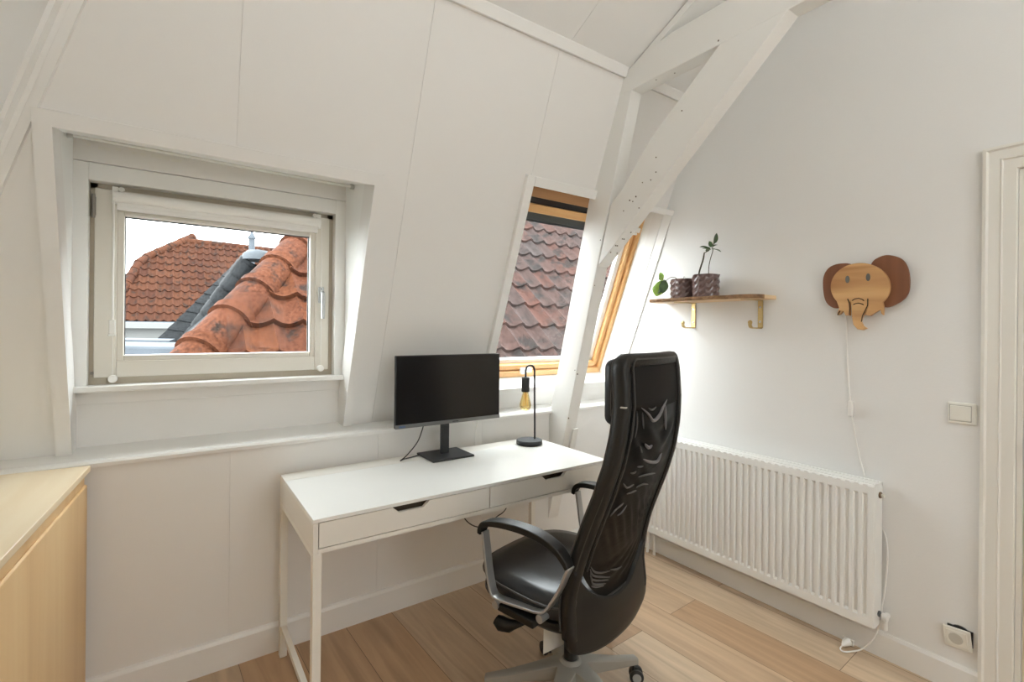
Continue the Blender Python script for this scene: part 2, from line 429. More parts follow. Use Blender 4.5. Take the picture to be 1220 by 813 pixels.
# ------------------------------------------------------------------ casement window in the slope (window_1)
m = MB()
slope_box(m, -.340, WX0, .895, 2.013, -.022, .004)
slope_box(m, WX1, .713, .895, 2.013, -.022, .004)
slope_box(m, WX0, WX1, WZ1, 2.013, -.022, .004)
struct('trim_4', m, WALL)
FY = 2.40
m = MB()                                  # reveal linings
def lin(pts, ext): m.prism(pts, ext)
fl, fr_ = -.308, .687
for (x0, x1, d) in ((WX0, fl, -.02), (WX1, fr_, .02)):
    f0, f1 = sp(0, .89)[1:], sp(0, WZ1 + .01)[1:]
    ys = [(x0, sp(0, .89, -.02)[1], sp(0, .89, -.02)[2]), (x0, sp(0, WZ1, -.02)[1], sp(0, WZ1, -.02)[2]), (x1, FY + .08, 2.12), (x1, FY + .08, .89)]
    q = [(p[0] + d, p[1], p[2]) for p in ys]
    m.hexa(ys + q)
za = sp(0, WZ1, -.02)
m.hexa([(WX0, za[1], za[2]), (WX1, za[1], za[2]), (fr_, FY + .08, 2.095), (fl, FY + .08, 2.095),
        (WX0, za[1], za[2] + .02), (WX1, za[1], za[2] + .02), (fr_, FY + .08, 2.115), (fl, FY + .08, 2.115)])
struct('trim_5', m, FRAMEW)
m = MB(); m.box(fl, fr_, 2.455, 2.475, .89, 1.145); m.box(fl, fr_, 2.440, 2.46, 1.075, 1.135); m.box(fl, fr_, FY - .002, FY + .08, 1.992, 2.11)
struct('trim_6', m, WALL, bevel=.002)

win = structroot('window_1', (.19, 2.43, 1.15))
m = MB()
m.box(-.308, -.262, FY, FY + .10, 1.15, 1.990); m.box(.637, .687, FY, FY + .10, 1.15, 1.990); m.box(-.262, .637, FY, FY + .10, 1.925, 1.990)
out('frame', m, FRAMEW, win, bevel=.002)
m = MB()
m.box(-.262, .637, FY + .050, FY + .12, 1.905, 1.925); m.box(-.262, -.24, FY + .050, FY + .12, 1.15, 1.925); m.box(.612, .637, FY + .050, FY + .12, 1.15, 1.925); m.box(-.262, .637, FY + .045, FY + .12, 1.14, 1.178)
out('rebate', m, GAPM, win)
m = MB()
gx0, gx1, gz0, gz1 = -.158, .534, 1.262, 1.812
sx0, sx1, sz0, sz1 = -.248, .619, 1.176, 1.906
SY = FY + .04
m.box(sx0, gx0 - .022, SY, SY + .05, sz0, sz1); m.box(gx1 + .022, sx1, SY, SY + .05, sz0, sz1)
m.box(gx0 - .022, gx1 + .022, SY, SY + .05, sz0, gz0 - .022); m.box(gx0 - .022, gx1 + .022, SY, SY + .05, gz1 + .022, sz1)
sash = out('sash', m, FRAME, win, bevel=.003)
m = MB()
bd = .024
m.box(gx0 - bd, gx0, SY + .006, SY + .05, gz0 - bd, gz1 + bd); m.box(gx1, gx1 + bd, SY + .006, SY + .05, gz0 - bd, gz1 + bd)
m.box(gx0, gx1, SY + .006, SY + .05, gz0 - bd, gz0); m.box(gx0, gx1, SY + .006, SY + .05, gz1, gz1 + bd)
out('glazing_bead', m, FRAME, win, bevel=.004)
m = MB()
m.box(gx0 - .003, gx0 + .003, SY + .035, SY + .045, gz0, gz1); m.box(gx1 - .004, gx1 + .003, SY + .035, SY + .045, gz0, gz1)
m.box(gx0, gx1, SY + .035, SY + .045, gz1 - .004, gz1 + .003)
out('spacer', m, mat('dark_seal', (.06, .06, .065), .6), win)
m = MB(); m.box(gx0 - .01, gx1 + .01, SY + .028, SY + .032, gz0 - .01, gz1 + .01)
out('pane', m, GLASS, win)
m = MB(); m.box(fl, fr_, 2.368, 2.47, 1.128, 1.150)
out('sill', m, FRAMEW, win, bevel=.004)
hx = .583
m = MB(); m.box(hx - .014, hx + .012, SY - .010, SY, 1.495, 1.572)
hd = out('handle', m, ALU, win, bevel=.004)
m = MB(); m.tube([(hx, SY - .008, 1.545), (hx, SY - .035, 1.545), (hx, SY - .045, 1.538), (hx, SY - .047, 1.52), (hx, SY - .045, 1.42)], [.008, .008, .009, .009, .008], 10)
out('lever', m, ALU, hd, smooth=True)
m = MB(); m.lathe([(.004, SY - .0115), (.004, SY - .009)], (hx - .001, 0, 1.563), 10, 'y'); out('keyhole', m, BLACK, hd)
m = MB()
m.box(-.258, -.244, SY - .004, SY + .02, 1.80, 1.87); m.tube([(-.251, SY - .006, 1.79), (-.251, SY - .006, 1.88)], .006, 8)
m.box(-.256, -.246, SY - .004, SY + .02, 1.19, 1.20)
out('hinge', m, mat('dull_steel', (.3, .28, .25), .4, metal=.8), win, bevel=.001)

# roller blind on the sash
bl = thing('roller_blind', 'white rolled-up roller blind fixed across the top of the small window', 'roller blind', (.19, FY, 1.87))
RY = SY - .022
m = MB(); m.lathe([(.0205, -.183), (.0205, .563)], (0, RY, 1.876), 20, 'x'); out('roller', m, WHITEP, bl, smooth=True)
m = MB(); m.box(-.180, .560, RY - .003, RY + .004, 1.835, 1.862); m.box(-.180, .560, RY - .007, RY + .008, 1.826, 1.842)
out('bottom_bar', m, WHITEP, bl, bevel=.002)
for sx_, xx in ((-1, -.186), (1, .566)):
    m = MB(); m.box(xx - .009, xx + .009, RY + .0, SY, 1.85, 1.915); m.lathe([(.022, xx - .006), (.022, xx + .006)], (0, RY, 1.876), 18, 'x')
    m.lathe([(.010, RY - .008), (.010, RY + .012)], (xx + .02 * -sx_, 0, 1.905), 12, 'y')
    out('bracket', m, WHITEP, bl, bevel=.001)
m = MB(); m.tube([(-.189, RY - .004, 1.86), (-.190, RY - .006, 1.37)], .0035, 8); out('chain', m, WHITEP, bl)
for pa_, pb_ in (((-.19, RY, 1.355), (-.189, RY - .002, 1.175)), ((.578, RY, 1.86), (.579, RY, 1.19))):
    m = MB(); m.tube([pa_, pb_], .0011, 6); out('guide_wire', m, CLEARP, bl)
m = MB(); m.box(-.203, -.178, RY - .012, RY + .004, 1.337, 1.345); m.box(-.200, -.181, RY - .010, RY + .003, 1.345, 1.40)
out('chain_tensioner', m, CLEARP, bl, bevel=.002)
for xx, zz in ((-.188, 1.172), (.579, 1.184)):
    m = MB(); m.lathe([(.004, RY - .014), (.0135, RY - .012), (.015, RY), (.0135, SY)], (xx, 0, zz), 18, 'y'); out('wire_anchor', m, WHITEP, bl, smooth=True)
# spring rod at the head of the reveal
rod = thing('curtain_rod', 'thin clear rod spanning the head of the small window recess', 'curtain rod', (.19, 2.23, 2.027))
m = MB(); m.tube([(-.29, 2.212, 2.024), (.672, 2.249, 2.024)], .0055, 10); out('rod', m, CLEARP, rod, smooth=True)
for p in ((-.292, 2.212, 2.024), (.667, 2.249, 2.024)):
    m = MB(); m.lathe([(.011, p[0] - .006), (.011, p[0] + .010)], (0, p[1], p[2]), 14, 'x'); m.box(p[0] - .003, p[0] + .006, p[1] - .004, p[1] + .004, p[2], p[2] + .022)
    out('end_clip', m, mat('steel_clip', (.55, .55, .53), .3, metal=.8), rod)
m = MB()
for x0, w in ((-.268, .012), (-.235, .035), (-.185, .018), (-.135, .016), (-.108, .018), (-.075, .06), (-.010, .035)): m.box(x0, x0 + w, FY - .0035, FY - .0015, 2.046 + .004 * sin(x0 * 90), 2.058 + .003 * sin(x0 * 60))
tag(out('adhesive_residue', m, mat('old_tape', (.80, .79, .74), .5)), 'faint pale tape marks on the panel above the small window', 'tape marks', kind='stuff')

# ------------------------------------------------------------------ skylight (window_2)
m = MB()
slope_box(m, 1.405, SX0, .905, 2.137, -.024, .004)
slope_box(m, SX0, 1.880, SZ1, 2.137, -.024, .004)
slope_box(m, 1.945, XR - .002, SZ1 + .006, 2.128, -.062, .004)
struct('trim_7', m, TRIM, bevel=.003)
O1 = .13
m = MB()
def quadbox(pa, pb, pc, pd, t):
    n = (Vector(pb) - Vector(pa)).cross(Vector(pd) - Vector(pa)).normalized() * t
    m.hexa([pa, pb, pc, pd] + [tuple(Vector(p) + n) for p in (pa, pb, pc, pd)])
m.hexa([sp(SX0, SZ0, -.02), sp(SX0, SZ1, -.02), sp(SX0, SZ1 + .02, O1 + .08), sp(SX0, SZ0 - .02, O1 + .08), sp(SX0 - .015, SZ0, -.02), sp(SX0 - .015, SZ1, -.02), sp(SX0 - .015, SZ1 + .02, O1 + .08), sp(SX0 - .015, SZ0 - .02, O1 + .08)])
m.hexa([sp(XR - .010, .90, -.058), sp(XR - .010, SZ1 + .01, -.058), sp(SX1 - .006, SZ1 + .02, O1 + .08), sp(SX1 - .006, SZ0 - .04, O1 + .08), sp(XR - .003, .90, -.058), sp(XR - .003, SZ1, -.058), sp(XR - .003, SZ1 + .02, O1 + .08), sp(XR - .003, SZ0 - .04, O1 + .08)])
slope_box(m, SX0, SX1 + .01, SZ0 - .03, SZ0 + .002, -.012, O1 + .08)
slope_box(m, SX0, SX1 + .01, SZ1, SZ1 + .02, -.01, O1 + .08)
struct('trim_8', m, FRAMEW)
sk = structroot('window_2', sp(1.96, 1.5, O1))
def sbox(n, mt, boxes, **k):
    global m
    m = MB()
    for b in boxes: slope_box(m, *b)
    return out(n, m, mt, sk, **k)
x0, x1, z0, z1 = SX0 - .01, SX1 + .008, SZ0 + .002, SZ1 - .0
sbox('frame_upright', PINE2, [(x0, x0 + .040, z0, z1, O1, O1 + .10), (x1 - .034, x1, z0, z1, O1, O1 + .10)], bevel=.003)
sbox('frame_sill', PINE, [(x0 + .04, x1 - .034, z0, z0 + .034, O1, O1 + .10)], bevel=.003)
sbox('frame_head', PINED, [(x0 + .04, x1 - .034, z1 - .052, z1, O1, O1 + .10)], bevel=.003)
sbox('vent_flap', BLACK, [(x0 + .045, x1 - .04, z1 - .085, z1 - .052, O1 + .045, O1 + .08)], bevel=.003)
sbox('sash_upright', PINE2, [(x0 + .044, x0 + .084, z0 + .04, z1 - .08, O1 + .012, O1 + .07), (x1 - .068, x1 - .038, z0 + .04, z1 - .08, O1 + .022, O1 + .07)], bevel=.003)
sbox('sash_bottom_rail', PINE, [(x0 + .084, x1 - .068, z0 + .038, z0 + .068, O1 + .016, O1 + .07)], bevel=.003)
sbox('sash_top_rail', PINE, [(x0 + .084, x1 - .068, z1 - .128, z1 - .085, O1 + .010, O1 + .07)], bevel=.003)
sbox('white_seal', FRAMEW, [(x0 + .084, x1 - .068, z0 + .066, z0 + .092, O1 + .05, O1 + .08), (x1 - .105, x1 - .066, z0 + .04, z1 - .13, O1 + .05, O1 + .08), (x0 + .08, x0 + .11, z0 + .04, z1 - .13, O1 + .05, O1 + .08)], bevel=.002)
sbox('cladding', LEADM, [(x0 + .06, x1 - .05, z1 - .170, z1 - .128, O1 + .075, O1 + .11), (x0 + .09, x1 - .12, z1 - .182, z1 - .170, O1 + .085, O1 + .12)], bevel=.004)
sbox('pane', GLASS, [(x0 + .08, x1 - .06, z0 + .06, z1 - .11, O1 + .060, O1 + .064)])
sbox('vent_clip', WHITEP, [(1.775, 1.855, z0 + .030, z0 + .054, O1 - .014, O1 + .016), (1.77, 1.80, z0 + .024, z0 + .044, O1 - .020, O1 + .0)], bevel=.004)
sbox('restrictor', WHITEP, [(x1 - .075, x1 - .035, z1 - .135, z1 - .105, O1 - .015, O1 + .022), (x1 - .11, x1 - .06, z1 - .15, z1 - .135, O1 - .02, O1 + .01)], bevel=.006)
m = MB(); c = sp(x1 - .034, 1.13, O1 + .035); m.lathe([(.006, x1 - .0365), (.006, x1 - .032)], (0, c[1], c[2]), 12, 'x'); out('screw_cap', m, BLACK, sk)

# ------------------------------------------------------------------ door at the right edge
m = MB()
yo, yi = .483, DY1
zo = 2.059
prof = [(yo, 0), (yo, .024), (yo - .010, .026), (yo - .016, .018), (yo - .046, .016), (yo - .050, .020), (yo - .054, .012), (yi + .004, .012), (yi, .008), (yi, 0)]
a = [(XR - d, y, 0) for y, d in prof]; c = [(XR - d, y, DZ + (y - DY1)) for y, d in prof]
e = [(XR - d, DY0 - (y - DY1), DZ + (y - DY1)) for y, d in prof]; f = [(XR - d, DY0 - (y - DY1), 0) for y, d in prof]
m.rings([a, c, e, f])
struct('trim_9', m, mat('door_trim_paint', (.80, .785, .735), .35))
dr = structroot('door_1', (XR, -.05, 0))
m = MB(); m.box(XR + .001, XR + .099, DY1 - .015, DY1 - .001, 0, DZ - .001); m.box(XR + .001, XR + .099, DY0 + .001, DY0 + .015, 0, DZ - .001); m.box(XR + .001, XR + .099, DY0 + .0155, DY1 - .0155, DZ - .015, DZ - .001); out('jamb', m, MATS['door_trim_paint'], dr)
m = MB(); m.box(XR + .020, XR + .06, DY0 + .017, DY1 - .0165, .008, DZ - .016); out('door_leaf', m, mat('door_paint', (.70, .64, .52), .4), dr, bevel=.003)
m = MB(); m.box(XR + .016, XR + .021, .335, .372, .935, 1.0); pl = out('lock_plate', m, mat('plate_steel', (.42, .40, .36), .4, metal=.5), dr, bevel=.002)
m = MB(); m.tube([(XR + .02, .360, .967), (XR - .03, .360, .967), (XR - .035, .30, .967), (XR - .035, .24, .967)], .007, 10); out('door_handle', m, BLACKM, dr, smooth=True)

# ------------------------------------------------------------------ birch cabinet
CR = radians(-4.2)
cab = thing('birch_cabinet', 'low pale birch cabinet with long finger-grip front on the left', 'cabinet', (-.239, 2.235, 0), CR)
def cb(name, mt, boxes, bevel=.002):
    mm = MB()
    for b in boxes: mm.box(*b)
    return out(name, mm, mt, cab, local=True, bevel=bevel)
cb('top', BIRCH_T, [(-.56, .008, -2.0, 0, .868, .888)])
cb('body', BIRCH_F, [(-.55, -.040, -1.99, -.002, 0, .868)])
cb('grip_rail', BIRCH_F, [(-.05, -.008, -1.99, -.001, .815, .868)])
for k, (ya, yb) in enumerate(((-1.02, -.003), (-1.985, -1.025))):
    mm = MB(); mm.prism([(-.038, ya, .03), (.0, ya, .03), (.0, ya, .820), (-.004, ya, .824), (-.0075, ya, .824), (-.0075, ya, .81), (-.038, ya, .81)], (0, yb - ya, 0))
    out('door', mm, BIRCH_F, cab, local=True, bevel=.0015)
cb('plinth', BIRCH_F, [(-.54, -.06, -1.98, -.01, 0, .03)])

# ------------------------------------------------------------------ desk
DX0, DX1, DYF, DYB, DT = .375, 1.709, 1.640, 2.225, .76
desk = thing('white_desk', 'white desk with two drawers on slim square steel legs', 'desk', (1.042, 1.93, 0))
m = MB(); m.box(DX0, DX1, DYF, 2.118, DT - .013, DT); out('desktop', m, DESKW, desk, bevel=.0015)
m = MB(); m.box(DX0, DX1, 2.121, DYB, DT - .013, DT - .0005); out('cable_flap', m, DESKC, desk, bevel=.0015)
m = MB(); m.box(DX0, DX0 + .016, DYF, DYB, .648, DT - .013); m.box(DX1 - .016, DX1, DYF, DYB, .648, DT - .013); m.box(DX0 + .016, DX1 - .016, DYB - .014, DYB, .66, DT - .013)
m.box(1.031, 1.047, DYF + .004, DYB - .02, .662, DT - .014); m.box(DX0 + .016, DX1 - .016, DYF + .02, DYB - .014, .655, .661)
out('carcass', m, DESKC, desk, bevel=.001)
m = MB(); m.box(DX0 + .016, DX1 - .016, DYF, DYF + .018, .646, .661); out('bottom_rail', m, DESKC, desk, bevel=.001)
def drawer(xa, xb, n0, n1):
    t = DT - .015; bz = .6635; dp = .021
    mm = MB(); mm.prism([(xa, DYF + .001, bz), (xb, DYF + .001, bz), (xb, DYF + .001, t), (n1 + .012, DYF + .001, t), (n1 - .012, DYF + .001, t - dp), (n0 + .018, DYF + .001, t - dp), (n0 - .006, DYF + .001, t)
                         , (xa, DYF + .001, t)], (0, .016, 0))
    d = out('drawer', mm, DESKC, desk, bevel=.0008)
    mm = MB(); mm.box(xa + .01, xb - .01, DYF + .05, DYB - .03, bz + .004, bz + .01); mm.box(xa + .01, xa + .02, DYF + .017, DYB - .03, bz + .004, t - .01); mm.box(xb - .02, xb - .01, DYF + .017, DYB - .03, bz + .004, t - .01)
    mm.box(xa + .02, xb - .02, DYF + .045, DYF + .052, bz + .004, t - .002)
    out('drawer_box', mm, DARKIN, d)
drawer(DX0 + .019, 1.030, .648, .772)
drawer(1.049, DX1 - .018, 1.318, 1.440)
for (lx, ly) in ((DX0, DYF), (DX1 - .028, DYF), (DX0, DYB - .03), (DX1 - .028, DYB - .03)):
    m = MB(); m.box(lx, lx + .028, ly + .001, ly + .03, .004, .648); m.box(lx + .004, lx + .024, ly + .005, ly + .026, 0, .004)
    out('leg', m, METW, desk, bevel=.0015)
for lx in (DX0, DX1 - .028):
    m = MB(); m.box(lx + .004, lx + .024, DYF + .03, DYB - .03, .112, .134); out('side_rail', m, METW, desk, bevel=.001)
    m = MB(); m.box(lx, lx + .028, DYF + .03, DYB - .03, .632, .648); out('side_rail', m, METW, desk, bevel=.001)

# ------------------------------------------------------------------ monitor
mon = thing('computer_monitor', 'black flat-screen monitor standing on the white desk', 'monitor', (1.10, 2.12, DT))
MY = 2.10
mx0, mx1, mz0, mz1 = .828, 1.392, .920, 1.253
m = MB(); m.box(mx0, mx1, MY, MY + .018, mz0, mz1); m.box(mx0 + .12, mx1 - .12, MY + .018, MY + .042, mz0 + .05, mz1 - .06); out('housing', m, BLACK, mon, bevel=.003)
m = MB(); m.box(mx0 + .004, mx1 - .004, MY - .0012, MY + .001, mz0 + .019, mz1 - .004); out('screen', m, SCREEN, mon)
m = MB(); m.box(mx0, mx1, MY - .003, MY + .002, mz0, mz0 + .017); bz = out('lower_bezel', m, BEZEL, mon, bevel=.001)
m = MB(); m.box(mx0 + .018, mx0 + .048, MY - .0036, MY - .0025, mz0 + .004, mz0 + .013); out('sticker', m, mat('blue_sticker', (.10, .16, .30), .4), bz)
m = MB(); m.box(1.118, 1.150, MY - .0034, MY - .0025, mz0 + .006, mz0 + .011); out('maker_mark', m, mat('dark_print', (.06, .06, .06), .5), bz)
m = MB(); m.box(1.075, 1.118, 2.128, 2.146, DT + .008, 1.03); m.box(1.055, 1.138, 2.116, 2.13, .985, 1.06); nk = out('neck', m, BLACKM, mon, bevel=.003)
m = MB(); m.box(1.084, 1.109, 2.1265, 2.129, .865, .905); out('cable_slot', m, BLACK, nk)
m = MB(); m.box(.985, 1.205, 2.032, 2.215, DT, DT + .010); out('stand_base', m, BLACKM, mon, bevel=.003)

cable_b = MB(); cable_b.tube(smooth_pts([(.975, 2.119, .924), (.975, 2.13, .90), (.955, 2.14, .84), (.905, 2.143, .785), (.872, 2.14, .764), (.90, 2.16, .7635), (1.0, 2.19, .7635), (1.10, 2.222, .764)]), .0028, 8)
out('power_cable', cable_b, BLACK, mon, smooth=True)
m = MB(); m.tube(smooth_pts([(1.285, 2.128, .96), (1.285, 2.14, .91), (1.298, 2.18, .83), (1.325, 2.222, .775), (1.328, 2.236, .755), (1.328, 2.24, .70)]), .0026, 8)
tag(out('white_cable', m, WHITEP, smooth=True), 'thin white cable behind the monitor dropping behind the desk', 'cable')
m = MB(); m.tube(smooth_pts([(1.03, 1.93, .65), (1.06, 1.90, .56), (1.10, 1.90, .505), (1.15, 1.90, .475), (1.20, 1.90, .475), (1.25, 1.90, .50), (1.30, 1.90, .525), (1.36, 1.92, .60), (1.39, 1.94, .65)]), .0026, 8)
tag(out('drooping_cable', m, BLACK, smooth=True), 'black cable drooping in a loop below the desk drawers', 'cable')

# ------------------------------------------------------------------ desk lamp
lp = thing('desk_lamp', 'black hook-shaped desk lamp with bare amber filament bulb', 'table lamp', (1.585, 2.095, DT))
m = MB(); m.lathe([(.001, DT), (.068, DT), (.070, DT + .004), (.070, DT + .020), (.067, DT + .024), (.001, DT + .024)], (1.585, 2.095, 0), 40); out('base', m, BLACKM, lp, smooth=True)
r = .030; sx_ = 1.622; top = 1.155
m = MB(); m.tube([(sx_, 2.095, DT + .02), (sx_ - .004, 2.095, 1.0), (sx_ - .006, 2.095, top)] + [(sx_ - .006 - r + r * cos(t), 2.095, top + r * sin(t)) for t in [pi * k / 12 for k in range(1, 13)]] + [(sx_ - .006 - 2 * r, 2.095, 1.12)], .0052, 12)
out('stem', m, BLACKM, lp, smooth=True)
bx = sx_ - .006 - 2 * r
m = MB(); m.lathe([(.001, 1.123), (.019, 1.121), (.0215, 1.116), (.0215, 1.046), (.019, 1.043), (.001, 1.043)], (bx, 2.095, 0), 28); out('socket', m, BLACKM, lp, smooth=True)
m = MB(); m.lathe([(.014, 1.046), (.016, 1.035), (.021, 1.015), (.029, .985), (.031, .972), (.028, .957), (.019, .947), (.006, .942), (.001, .9415)], (bx, 2.095, 0), 28); bulb = out('bulb', m, AMBER, lp, smooth=True)
m = MB()
for k in range(4):
    a = pi / 4 + pi / 2 * k; q = [(bx + .006 * cos(a), 2.095 + .006 * sin(a), 1.03), (bx + .012 * cos(a), 2.095 + .012 * sin(a), .968), (bx + .008 * cos(a + .5), 2.095 + .008 * sin(a + .5), 1.02)]
    m.tube(q, .0014, 6)
m.tube([(bx, 2.095, 1.043), (bx, 2.095, 1.0)], .004, 8)
out('filament', m, FILA, bulb)

# ------------------------------------------------------------------ office chair
CH = radians(13)
chair = thing('office_chair', 'tall black mesh-backed swivel chair with armrests before the desk', 'office chair', (1.237, 1.428, 0), CH)
def co(name, mb, mt, par=None, **k): return out(name, mb, mt, par or chair, local=True, **k)
PROF = [(.26, -.228, .17), (.30, -.236, .225), (.34, -.241, .252), (.40, -.240, .262), (.50, -.230, .258), (.60, -.247, .246), (.68, -.270, .239), (.77, -.303, .236), (.86, -.338, .233), (.96, -.370, .226), (1.06, -.388, .215), (1.15, -.394, .206), (1.24, -.388, .205), (1.292, -.380, .205)]
def prof(z):
    for (za, ya, wa), (zb, yb, wb) in zip(PROF, PROF[1:]):
        if z <= zb or zb == PROF[-1][0]:
            t = max(0, min(1, (z - za) / (zb - za)));
            return ya + (yb - ya) * t, wa + (wb - wa) * t
def bp(z, s, d=0.):            # point on the back: s -1..1 across, d = towards the rear
    zz = z
    y, w = prof(z)
    curve = .035 * (s * s)       # sides wrap forward
    return Vector((s * w, y + curve - d - .012, zz))
zsp = [.26 + (1.292 - .26) * k / 48 for k in range(49)]
NS = 20
def smile(s): return .462 + .15 * abs(s) ** 2.2
# lower shell
P = []
for k in range(17):
    row = []
    for i in range(NS + 1):
        s = -1 + 2 * i / NS
        bot = .312 + .04 * abs(s) ** 4
        z = bot + (smile(s) - bot) * k / 16
        row.append(bp(z, s * .995, .012))
    P.append(row)
m = MB(); m.grid(P); sh = co('lumbar_shell', m, PLASTB, smooth=True); md = sh.modifiers.new('t', 'SOLIDIFY'); md.thickness = .03; md.offset = -1
# mesh panel
P = []
for k in range(60):
    row = []
    for i in range(NS * 2 + 1):
        s = -1 + i / NS
        lo = smile(s) - .004; z = lo + (1.235 - lo) * k / 59
        y = bp(z, s * .87, .002)
        f = max(0, 1 - s * s) * max(0, min(1, (1.10 - z) / .05)) * max(0, min(1, (z - lo) / .04))
        wr = .0022 * sin(z * 62 + 2.2 * s * s * (1 if z > .95 else -2.2) + 1.6 * s) + .0016 * sin(z * 118 + 5 * s + 2 * sin(s * 4)) + .0022 * sin(18 * s + 16 * z) * max(0, (z - .8) * 2)
        dr = z - 1.02 - .16 * (abs(s - .1) ** 1.4)
        wr = .0075 * sin(dr * 62) * math.exp(-((z - 1.04) / .075) ** 2) + .0036 * sin((z + .10 * s - .05 * s * s) * 125 + 1.5 * sin(3 * s)) * math.exp(-((z - .86) / .10) ** 2) + .0040 * sin((z + .28 * s) * 95) * math.exp(-((z - .72) / .09) ** 2) + .0034 * sin((z - .10 * s * s - .06 * s) * 170) * math.exp(-((z - .55) / .05) ** 2)
        y.y += wr * f
        row.append(y)
    P.append(row)
MESHM = bpy.data.materials.new('chair_mesh'); nt, N, L, p = nodes_of(MESHM)
p.inputs['Base Color'].default_value = (.0055, .0055, .0055, 1); p.inputs['Roughness'].default_value = .38; p.inputs['Specular IOR Level'].default_value = .12
tc = N.new('ShaderNodeTexCoord'); mp = N.new('ShaderNodeMapping'); mp.inputs['Scale'].default_value = (5, 1, 9); L.new(tc.outputs['Object'], mp.inputs[0])
nz = N.new('ShaderNodeTexNoise'); nz.inputs['Scale'].default_value = 1.6; nz.inputs['Detail'].default_value = 2; nz.inputs['Distortion'].default_value = 1.2; L.new(mp.outputs[0], nz.inputs[0])
wv = N.new('ShaderNodeTexWave'); wv.bands_direction = 'Z'; wv.inputs['Scale'].default_value = 160; L.new(tc.outputs['Object'], wv.inputs[0])
ad = N.new('ShaderNodeMath'); ad.operation = 'MULTIPLY_ADD'; ad.inputs[1].default_value = .015; L.new(wv.outputs['Fac'], ad.inputs[0]); L.new(nz.outputs['Fac'], ad.inputs[2])
b = N.new('ShaderNodeBump'); b.inputs['Strength'].default_value = .25; b.inputs['Distance'].default_value = .006; L.new(ad.outputs[0], b.inputs['Height']); L.new(b.outputs[0], p.inputs['Normal'])
m = MB(); m.grid(P); mp_ = co('mesh_panel', m, MESHM, smooth=True, ang=180)
FOLD_SHEEN = mat('fold_highlight_paint', (.17, .165, .175), .3)  # paler grey imitates the shine along creases in the mesh
FOLD_SHEEN2 = mat('fold_highlight_paint_fine', (.085, .083, .086), .35)
SHEEN_LINES = [[(1.137, -0.688), (1.113, -0.475), (1.089, -0.312), (1.101, -0.113), (1.129, 0.038), (1.149, 0.188)], [(1.133, -0.488), (1.125, -0.375), (1.133, -0.25)], [(1.133, 0.1), (1.101, 0.137), (1.045, 0.238)], [(1.121, -0.65), (1.093, -0.613), (1.069, -0.575)], [(1.129, -0.863), (1.085, -0.85), (1.033, -0.838)], [(1.129, -0.8), (1.089, -0.762), (1.045, -0.762)], [(1.017, -0.45), (1.001, -0.325), (1.005, -0.213)], [(1.013, -0.588), (0.993, -0.512), (0.989, -0.5)], [(0.965, -0.412), (0.948, -0.188), (0.936, 0.137), (0.961, 0.25)], [(0.944, -0.525), (0.94, -0.438), (0.94, -0.35)], [(0.928, -0.662), (0.924, -0.575), (0.928, -0.512)], [(0.904, -0.387), (0.9, -0.125), (0.888, 0.25)], [(0.896, -0.75), (0.876, -0.613), (0.88, -0.45)], [(0.864, -0.338), (0.868, -0.175), (0.856, 0.075)], [(0.852, -0.562), (0.852, -0.438), (0.852, -0.3)], [(0.804, -0.688), (0.812, -0.613), (0.82, -0.55)], [(0.776, -0.575), (0.784, -0.488), (0.804, -0.425)], [(0.784, -0.775), (0.8, -0.713), (0.804, -0.662)], [(0.607, -0.812), (0.583, -0.7), (0.567, -0.537), (0.555, -0.275)], [(0.599, -0.812), (0.571, -0.713), (0.551, -0.512), (0.53, -0.25)], [(0.587, -0.787), (0.563, -0.738), (0.546, -0.613), (0.522, -0.275)], [(0.575, -0.762), (0.542, -0.688), (0.526, -0.525), (0.514, -0.338)], [(0.534, -0.7), (0.522, -0.588), (0.51, -0.375)], [(0.559, -0.275), (0.546, -0.1), (0.542, 0.087)]]
for i_, fo in enumerate(SHEEN_LINES):
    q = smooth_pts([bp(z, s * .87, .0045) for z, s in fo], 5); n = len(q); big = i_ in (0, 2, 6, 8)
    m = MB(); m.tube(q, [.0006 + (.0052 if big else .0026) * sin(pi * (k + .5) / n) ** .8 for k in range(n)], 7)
    co('fold', m, FOLD_SHEEN if big else FOLD_SHEEN2, mp_, smooth=True)  # pale strip laid on the panel as a painted highlight
# side bolsters + top: a continuous padded rim
def rim(offs, rad, name, mt, **k):
    pts = []
    zs = [.385 + (1.245 - .385) * i / 26 for i in range(27)]
    for z in zs: pts.append(bp(z, -offs))
    ytop, w = prof(1.29)
    for t in range(1, 8):
        a = pi - (pi / 2) * t / 8
        pts.append(bp(1.245 + .04 * sin(a), -(offs - .14 + .14 * -cos(a))))
    for q in range(0, 9): pts.append(bp(1.285, -(offs - .14) + (offs - .14) * 2 * q / 8))
    for t in range(1, 8):
        a = pi / 2 - (pi / 2) * t / 8
        pts.append(bp(1.245 + .04 * sin(a), (offs - .14 + .14 * cos(a))))
    for z in reversed(zs): pts.append(bp(z, offs))
    rings = []
    n = len(pts)
    for i, q in enumerate(pts):
        tg = (pts[min(i + 1, n - 1)] - pts[max(i - 1, 0)]).normalized()
        fwd = Vector((0, 1, 0)); fwd = (fwd - tg * fwd.dot(tg)).normalized(); sd = tg.cross(fwd)
        ring = []
        for kx in range(12):
            a = 2 * pi * kx / 12
            ca, sa = cos(a), sin(a)
            ex = (abs(ca) ** .7) * (1 if ca >= 0 else -1); ey = (abs(sa) ** .7) * (1 if sa >= 0 else -1)
            ring.append(q + sd * ex * rad[0] + fwd * (ey * rad[1] + rad[2]))
        rings.append(ring)
    mm = MB(); mm.rings(rings); return co(name, mm, mt, smooth=True, ang=60)
rm = rim(.90, (.022, .026, .012), 'back_rim', LEATHER)
